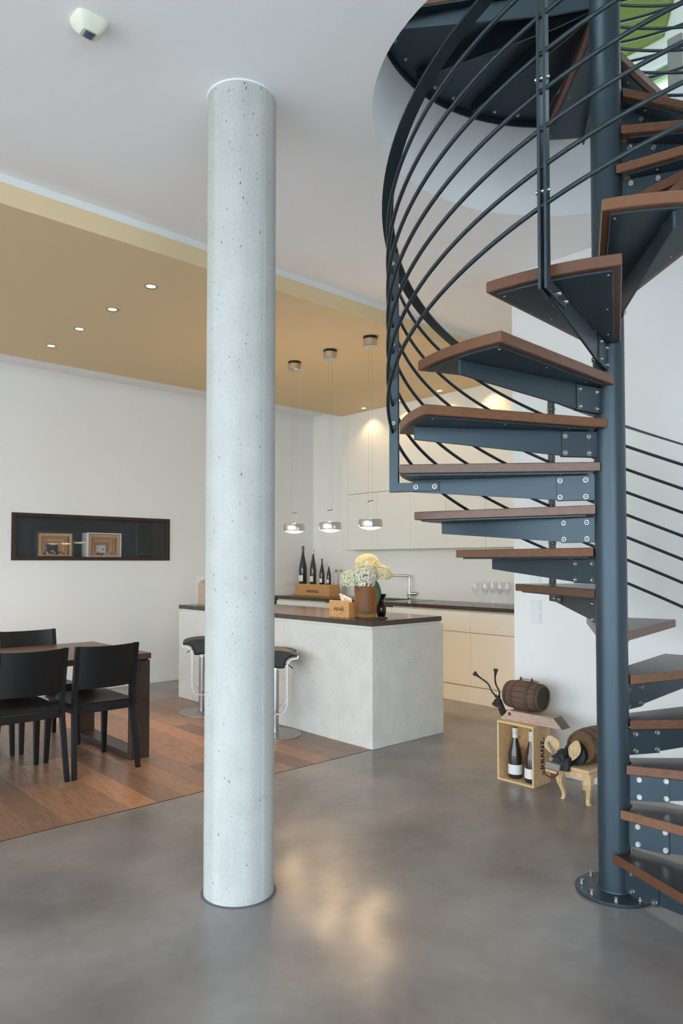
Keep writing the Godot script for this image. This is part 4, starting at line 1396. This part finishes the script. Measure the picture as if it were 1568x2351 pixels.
	var say := ["wine glass at the left end of the front row on the worktop", "second wine glass of the front row on the worktop", "third wine glass of the front row on the worktop", "fourth wine glass of the front row on the worktop", "fifth wine glass, front row, beside the white wall edge"]
	for i in 5:
		var g := thing("wine_glass", say[i], "glass", Vector3(6.17, kitchen_y, gz[i] - 0.03), 0, "wine glasses on the kitchen worktop")
		inst("glass", gm, M.wineglass, g)

# ------------------------------------------------------------------ crate, snail and bull
func cask(parent: Node, length: float, rb: float, re: float, staves: int, mt: Material, hoop_at: Array, head: Material) -> void:
	# axis along local x, centre at the origin
	for k in staves:
		var s := nst()
		var a0 := TAU * k / staves + 0.012; var a1 := TAU * (k + 1) / staves - 0.012
		var rings := []
		for i in 9:
			var t := -1.0 + 2.0 * i / 8
			var r := re + (rb - re) * (1.0 - t * t)
			var x := t * length * 0.5
			var ring := []
			for q in [[r, a0], [r, (a0 + a1) * 0.5], [r, a1], [r - 0.010, a1], [r - 0.010, a0]]:
				ring.append(Vector3(x, cos(q[1]) * q[0], sin(q[1]) * q[0]))
			rings.append(ring)
		skin(s, rings, true, -1)
		obj("stave", s, mt, parent)
	for e in hoop_at:
		var s := nst()
		var t: float = e / (length * 0.5)
		var w := 0.018
		var prof := []
		for x in [-w * 0.5, w * 0.5]:
			var tt: float = (e + x) / (length * 0.5)
			prof.append(Vector2(re + (rb - re) * (1.0 - tt * tt) + 0.0022, e + x))
		prof.insert(0, Vector2(prof[0].x - 0.003, prof[0].y)); prof.append(Vector2(prof[-1].x - 0.003, prof[-1].y))
		lathe(s, prof, 40, Transform3D(Basis(Vector3(0, -1, 0), Vector3(1, 0, 0), Vector3(0, 0, 1)), Vector3.ZERO))
		obj("hoop", s, M.hoop, parent)
	for sg in [-1, 1]:
		var s := nst()
		var bs := Basis(Vector3(0, -1, 0), Vector3(1, 0, 0), Vector3(0, 0, 1))
		lathe(s, [Vector2(0.0, -0.004), Vector2(re - 0.009, -0.004), Vector2(re - 0.009, 0.004), Vector2(0.0, 0.004)], 32, Transform3D(bs, Vector3(sg * (length * 0.5 - 0.014), 0, 0)))
		obj("head", s, head, parent)

func build_sculptures() -> void:
	var s := nst()
	# crate on its end, open to the room
	var c := thing("wine_crate", "pale wooden wine crate lettered KRANZ standing open with two bottles inside", "crate")
	var x0 := 3.810; var x1 := 3.999; var z0 := -2.729; var z1 := -2.465; var hh := 0.369; var t := 0.012
	s = nst(); bx(s, Vector3(x0, 0, z0), Vector3(x1, t, z1), 0.001)
	obj("board", s, M.crate_wood, c)
	s = nst(); bx(s, Vector3(x0, hh - t, z0), Vector3(x1, hh, z1), 0.001)
	obj("board", s, M.crate_wood, c)
	s = nst(); bx(s, Vector3(x0, t, z0), Vector3(x1, hh - t, z0 + t), 0.001)
	obj("board", s, M.crate_wood, c)
	s = nst(); bx(s, Vector3(x0, t, z1 - t), Vector3(x1, hh - t, z1), 0.001)
	obj("board", s, M.crate_wood, c)
	for k in 3:
		s = nst(); bx(s, Vector3(x1 - 0.009, t, z0 + t + k * 0.080 + 0.0005), Vector3(x1 - 0.001, hh - t, z0 + t + (k + 1) * 0.080 - 0.0005), 0.001)
		obj("back_board", s, M.crate_in, c)
	s = nst()
	for q in [[0.24, 0.035], [0.17, 0.05], [0.145, 0.032], [0.30, 0.15]]:
		lathe(s, [Vector2(0.0, 0.0006), Vector2(0.006, 0.0)], 10, Transform3D(Basis(Vector3.BACK, PI / 2).scaled(Vector3(1, 1.5, 0.8)), Vector3(x1 - 0.0092, q[0], z0 + t + q[1])))
	obj("knot", s, M.knot, c)
	text("lettering", "KRANZ.", 0.040, M.ink, c, Transform3D(Basis(Vector3(0, 1, 0), Vector3(-1, 0, 0), Vector3(0, 0, 1)), Vector3(3.909, 0.192, z1 + 0.0003)))
	var sparkling := [Vector2(0.0, 0.0), Vector2(0.040, 0.0), Vector2(0.0435, 0.006), Vector2(0.0438, 0.125), Vector2(0.041, 0.150), Vector2(0.032, 0.190), Vector2(0.0215, 0.228), Vector2(0.0165, 0.250), Vector2(0.0160, 0.262), Vector2(0.0160, 0.282), Vector2(0.0185, 0.284), Vector2(0.0185, 0.296), Vector2(0.0165, 0.312), Vector2(0.0, 0.315)]
	for k in 2:
		bottle(sparkling, "sparkling_wine_bottle", ["dark sparkling wine bottle with white foil, left inside the open crate", "dark sparkling wine bottle with white foil, right inside the open crate"][k], Vector3([3.888, 3.880][k], 0.012, [-2.648, -2.5235][k]), M.glass_brown, M.foil_white, 0.250, 0.028, 0.088, 0.0438, 2.9, deg_to_rad(33.0), "bottles in the crate")
	# beam with slanted ends on the crate
	var b := thing("wooden_beam", "weathered wooden beam with slanted ends lying on the crate", "beam")
	s = nst()
	var prof := PackedVector2Array([Vector2(2.745, 0.369), Vector2(2.684, 0.430), Vector2(2.366, 0.430), Vector2(2.305, 0.369)])
	var along := Transform3D(Basis(Vector3(0, 0, -1), Vector3(0, 1, 0), Vector3(1, 0, 0)), Vector3.ZERO)
	prism(s, prof, 3.868, 3.962, along, 0.001)
	obj("body", s, M.beam, b)
	s = nst()
	prism(s, PackedVector2Array([Vector2(2.3662, 0.4295), Vector2(2.3052, 0.3695), Vector2(2.3035, 0.3695), Vector2(2.3645, 0.4295)]), 3.869, 3.961, along)
	obj("end_grain", s, M.beam_end, b)
	s = nst()
	lathe(s, [Vector2(0.0, 0.001), Vector2(0.010, 0.0006), Vector2(0.012, 0.0)], 14, Transform3D(Basis(Vector3.BACK, PI / 2), Vector3(3.868, 0.408, -2.675)))
	obj("knot", s, M.hoop, b)
	# keg
	var k := thing("small_keg", "small old brown wooden keg with dark hoops lying on the beam", "keg", Vector3(3.935, 0.5245, -2.598), PI / 2)
	cask(k, 0.252, 0.0945, 0.079, 16, M.keg, [-0.108, -0.055, 0.055, 0.108], M.keg_head)
	s = nst()
	tube(s, smooth_path([Vector3(-0.095, 0.098, 0), Vector3(-0.02, 0.103, 0), Vector3(0.05, 0.102, 0.002)], 4), 0.0022, 6)
	obj("handle", s, M.rust, k)
	for e in [0.035, -0.045]:
		s = nst()
		box(s, Vector3(e, 0.098, 0), Vector3(0.012, 0.016, 0.012), 0.002)
		lathe(s, [Vector2(0.0, 0.118), Vector2(0.005, 0.112), Vector2(0.005, 0.100), Vector2(0.0, 0.100)], 8, Transform3D(Basis(), Vector3(e, 0, 0)))
		obj("bung", s, M.rust, k)
	# black fork with two rubber tipped arms: the snail's feelers
	var f := thing("lever_fork", "black metal fork with two rubber tipped feelers behind the beam", "tool")
	var X := 3.93
	s = nst()
	tube(s, smooth_path([Vector3(X - 0.01, 0.607, -2.958), Vector3(X - 0.01, 0.592, -2.925), Vector3(X, 0.565, -2.885), Vector3(X, 0.515, -2.852), Vector3(X, 0.494, -2.822)], 5), 0.0058, 10)
	obj("feeler", s, M.black_gloss, f)
	s = nst()
	tube(s, smooth_path([Vector3(X + 0.01, 0.632, -2.832), Vector3(X + 0.01, 0.605, -2.835), Vector3(X, 0.565, -2.820), Vector3(X, 0.530, -2.797), Vector3(X, 0.497, -2.795)], 5), 0.0058, 10)
	obj("feeler", s, M.black_gloss, f)
	for q in [[Vector3(X - 0.01, 0.606, -2.955), Vector3(0, 0.46, -0.89)], [Vector3(X + 0.01, 0.630, -2.832), Vector3(0, 0.99, 0.10)]]:
		s = nst()
		var d: Vector3 = q[1].normalized()
		var u := d.cross(Vector3.RIGHT).normalized()
		lathe(s, [Vector2(0.0, 0.0), Vector2(0.008, 0.0), Vector2(0.009, 0.012), Vector2(0.017, 0.036), Vector2(0.014, 0.037), Vector2(0.0, 0.034)], 16, Transform3D(Basis(d.cross(u), d, u).orthonormalized(), q[0]))
		obj("rubber_tip", s, M.rubber, f)
	s = nst()
	tube(s, [Vector3(X, 0.494, -2.826), Vector3(X, 0.486, -2.81), Vector3(X, 0.494, -2.794)], 0.010, 10)
	tube(s, [Vector3(X, 0.49, -2.808), Vector3(X, 0.45, -2.795)], 0.012, 10)
	obj("yoke", s, M.black, f)
	s = nst()
	prism(s, PackedVector2Array([Vector2(2.818, 0.478), Vector2(2.790, 0.478), Vector2(2.752, 0.405), Vector2(2.752, 0.375), Vector2(2.778, 0.375), Vector2(2.800, 0.420), Vector2(2.846, 0.432), Vector2(2.846, 0.442)]), X - 0.014, X + 0.014, along, 0.002)
	obj("bracket", s, M.black, f)
	s = nst(); lathe(s, [Vector2(0.0, 0.003), Vector2(0.0065, 0.003), Vector2(0.0065, 0.0)], 16, Transform3D(Basis(Vector3.BACK, PI / 2), Vector3(X - 0.014, 0.425, -2.794)))
	obj("red_button", s, M.red, f)
	s = nst(); lathe(s, [Vector2(0.0, 0.002), Vector2(0.0035, 0.002), Vector2(0.0035, 0.0)], 10, Transform3D(Basis(Vector3.BACK, PI / 2), Vector3(X - 0.014, 0.437, -2.832)))
	obj("screw", s, M.inox, f)

	# a bull put together from a cask on a stool, ladles, tins and a block
	var B := thing("cask_animal", "animal figure made of a cask, wooden ladle ears and a pale four-legged stool", "sculpture")
	# stool with curved legs
	s = nst(); bx(s, Vector3(3.755, 0.178, -2.268), Vector3(4.045, 0.198, -2.072), 0.004)
	obj("stool_top", s, M.pale_wood, B)
	s = nst()
	bx(s, Vector3(3.768, 0.140, -2.258), Vector3(3.780, 0.178, -2.082), 0.001)
	bx(s, Vector3(4.020, 0.140, -2.258), Vector3(4.032, 0.178, -2.082), 0.001)
	bx(s, Vector3(3.780, 0.140, -2.258), Vector3(4.020, 0.178, -2.246), 0.001)
	bx(s, Vector3(3.780, 0.140, -2.094), Vector3(4.020, 0.178, -2.082), 0.001)
	obj("apron", s, M.pale_wood, B)
	for q in [[3.778, -2.250, -1, -1], [3.778, -2.088, -1, 1], [4.022, -2.250, 1, -1], [4.022, -2.088, 1, 1]]:
		s = nst()
		var rings := []
		for e in [[0.178, 0.0, 0.019], [0.150, 0.004, 0.021], [0.120, 0.010, 0.019], [0.090, 0.008, 0.015], [0.060, 0.000, 0.012], [0.030, -0.006, 0.010], [0.008, -0.004, 0.010], [0.0, 0.0, 0.011]]:
			var w: float = e[2]; var px: float = q[0] + q[2] * e[1]; var pz: float = q[1] + q[3] * e[1]
			rings.append([Vector3(px - w, e[0], pz - w), Vector3(px + w, e[0], pz - w), Vector3(px + w, e[0], pz + w), Vector3(px - w, e[0], pz + w)])
		skin(s, rings, true, -1)
		obj("leg", s, M.pale_wood, B)
	# cask: one node carrying its pieces
	var ck := Node3D.new(); ck.name = "cask"; B.add_child(ck, true)
	ck.position = Vector3(3.955, 0.2975, -2.165)
	ck.rotation.y = deg_to_rad(-3.0)
	cask(ck, 0.235, 0.099, 0.090, 14, M.keg2, [-0.085, -0.03, 0.05, 0.1], M.keg2)
	s = nst()
	lathe(s, [Vector2(0.060, -0.012), Vector2(0.066, 0.0), Vector2(0.066, 0.030), Vector2(0.0, 0.034)], 32, Transform3D(Basis(Vector3(0, 1, 0), Vector3(-1, 0, 0), Vector3(0, 0, 1)), Vector3(3.835, 0.262, -2.190)))
	obj("neck_tin", s, M.old_metal, B)
	s = nst(); box(s, Vector3(0, 0, 0), Vector3(0.085, 0.080, 0.105), 0.006, Transform3D(Basis(Vector3.UP, deg_to_rad(12.0)), Vector3(3.768, 0.212, -2.243)))
	obj("head_box", s, M.old_metal, B)
	s = nst(); lathe(s, [Vector2(0.0, 0.028), Vector2(0.022, 0.024), Vector2(0.038, 0.012), Vector2(0.042, 0.0)], 24, Transform3D(Basis(), Vector3(3.785, 0.258, -2.245)))
	obj("crown", s, M.old_metal, B)
	s = nst(); box(s, Vector3.ZERO, Vector3(0.05, 0.036, 0.082), 0.003, Transform3D(Basis(Vector3.UP, deg_to_rad(14.0)) * Basis(Vector3.RIGHT, 0.10), Vector3(3.712, 0.198, -2.268)))
	obj("snout", s, M.grey_wood, B)
	s = nst(); tube(s, [Vector3(3.69, 0.170, -2.313), Vector3(3.70, 0.163, -2.238)], 0.008, 10)
	obj("mouth_roller", s, M.pale_wood, B)
	s = nst()
	tube(s, smooth_path([Vector3(3.684, 0.180, -2.312), Vector3(3.676, 0.154, -2.306), Vector3(3.676, 0.140, -2.282), Vector3(3.682, 0.140, -2.254), Vector3(3.692, 0.158, -2.234), Vector3(3.694, 0.172, -2.232)], 5), 0.0048, 8)
	tube(s, smooth_path([Vector3(3.684, 0.165, -2.316), Vector3(3.680, 0.150, -2.320), Vector3(3.680, 0.140, -2.318)], 4), 0.004, 8)
	obj("chin_strap", s, M.rust, B)
	for q in [[3.728, 0.232, -2.283, 0.012], [3.735, 0.244, -2.225, 0.0175]]:
		s = nst(); lathe(s, [Vector2(0.0, 0.024), Vector2(q[3] * 0.7, 0.024), Vector2(q[3], 0.02), Vector2(q[3], -0.02), Vector2(0.0, -0.02)], 20, Transform3D(Basis(Vector3.BACK, PI / 2), Vector3(q[0], q[1], q[2])))
		obj("eye", s, M.grey_wood if q[3] < 0.015 else M.old_metal, B)
	s = nst()
	lathe(s, [Vector2(0.019, -0.004), Vector2(0.021, 0.0), Vector2(0.019, 0.004), Vector2(0.017, 0.0), Vector2(0.019, -0.004)], 24, Transform3D(Basis(Vector3.BACK, PI / 2), Vector3(3.712, 0.244, -2.225)))
	obj("eye_ring", s, M.brushed, B)
	# ladle ears: thin shaped wooden paddles
	for q in [[Vector3(3.79, 0.240, -2.302), 20.0, 1.0, 0.046], [Vector3(3.775, 0.233, -2.190), -16.0, 1.06, 0.033]]:
		s = nst()
		var out := PackedVector2Array()
		for i in 24:
			var a := TAU * i / 24
			var yy := 0.055 - cos(a) * 0.058
			var ww: float = q[3] * (0.60 + 0.40 * clampf(yy / 0.05, 0, 1)) * sin(a) * (1.0 - 0.25 * clampf((yy - 0.07) / 0.04, 0, 1))
			out.append(Vector2(ww, yy))
		prism(s, out, -0.004, 0.004, Transform3D(Basis(Vector3.UP, -PI / 2 + 0.35) * Basis(Vector3.BACK, deg_to_rad(q[1])) * Basis().scaled(Vector3.ONE * q[2]), q[0]), 0.0015)
		obj("ear", s, M.pale_wood, B)
	s = nst()
	tube(s, smooth_path([Vector3(3.765, 0.312, -2.338), Vector3(3.762, 0.282, -2.323), Vector3(3.752, 0.262, -2.300), Vector3(3.738, 0.236, -2.286)], 4), 0.006, 8)
	obj("lever", s, M.grey_wood, B)

# ------------------------------------------------------------------ switches, sockets, sensor
func build_small_fittings() -> void:
	var s := nst()
	var d := thing("motion_sensor", "small cream motion sensor with a dark lens on the white ceiling", "sensor", Vector3(1.045, CEIL, -2.530))
	s = nst()
	var rings := []
	for q in [[0.0, 0.060, 0.052], [-0.010, 0.060, 0.052], [-0.030, 0.050, 0.043], [-0.050, 0.030, 0.026]]:
		var ring := []
		for i in 24:
			var a := TAU * i / 24
			var cx := cos(a); var sz := sin(a)
			var p := pow(pow(absf(cx), 5.0) + pow(absf(sz), 5.0), -0.2)
			ring.append(Vector3(cx * p * q[1], q[0], sz * p * q[2]))
		rings.append(ring)
	skin(s, rings, true, 4)
	obj("housing", s, M.cream_plastic, d)
	s = nst()
	lathe(s, [Vector2(0.0, -0.060), Vector2(0.018, -0.057), Vector2(0.026, -0.050), Vector2(0.028, -0.044)], 4, Transform3D(Basis(Vector3.UP, PI / 4), Vector3(0.0, 0.0, 0.0)))
	obj("lens", s, M.sensor_lens, d)
	# light switches on the white wall: single above, double below
	for k in 2:
		var w := thing("light_switch", ["white double rocker light switch on the white wall, lower one", "white wall socket plate above the double light switch"][k], "light switch", Vector3(4.17, [1.04, 1.255][k], -2.668))
		var hh: float = [0.076, 0.040][k]
		s = nst(); bx(s, Vector3(-0.009, -hh, -0.040), Vector3(0.0, hh, 0.040), 0.002)
		obj("frame", s, M.white_plastic, w)
		for j in ([-1, 1] if k == 0 else [0]):
			s = nst(); box(s, Vector3(-0.011, j * 0.0365, 0), Vector3(0.008, 0.056, 0.056), 0.002, Transform3D())
			obj("rocker", s, M.white_plastic, w)
	var p := thing("wall_socket", "triple white power socket above the worktop left of the bottle box", "socket", Vector3(5.905, 1.085, -7.506))
	s = nst(); bx(s, Vector3(-0.112, -0.036, 0.0), Vector3(0.112, 0.036, 0.009), 0.002)
	obj("frame", s, M.white_plastic, p)
	for j in 3:
		s = nst()
		var bs := Transform3D(Basis(Vector3.RIGHT, PI / 2), Vector3(-0.071 + j * 0.071, 0, 0.009))
		lathe(s, [Vector2(0.0, -0.003), Vector2(0.0185, -0.003), Vector2(0.0195, 0.002), Vector2(0.027, 0.002), Vector2(0.027, -0.001)], 20, bs)
		var o := obj("outlet", s, M.white_plastic, p)
		s = nst()
		for e in [-1, 1]:
			lathe(s, [Vector2(0.0, 0.0012), Vector2(0.003, 0.0012), Vector2(0.003, -0.003)], 8, Transform3D(Basis(Vector3.RIGHT, PI / 2), Vector3(-0.071 + j * 0.071 + e * 0.0095, 0, 0.0066)))
		tube(s, [Vector3(-0.088 + j * 0.071, -0.008, 0.0075), Vector3(-0.090 + j * 0.071, 0.0, 0.0075), Vector3(-0.088 + j * 0.071, 0.008, 0.0075)], 0.0016, 5)
		obj("pin_hole", s, M.grey_mark, o)
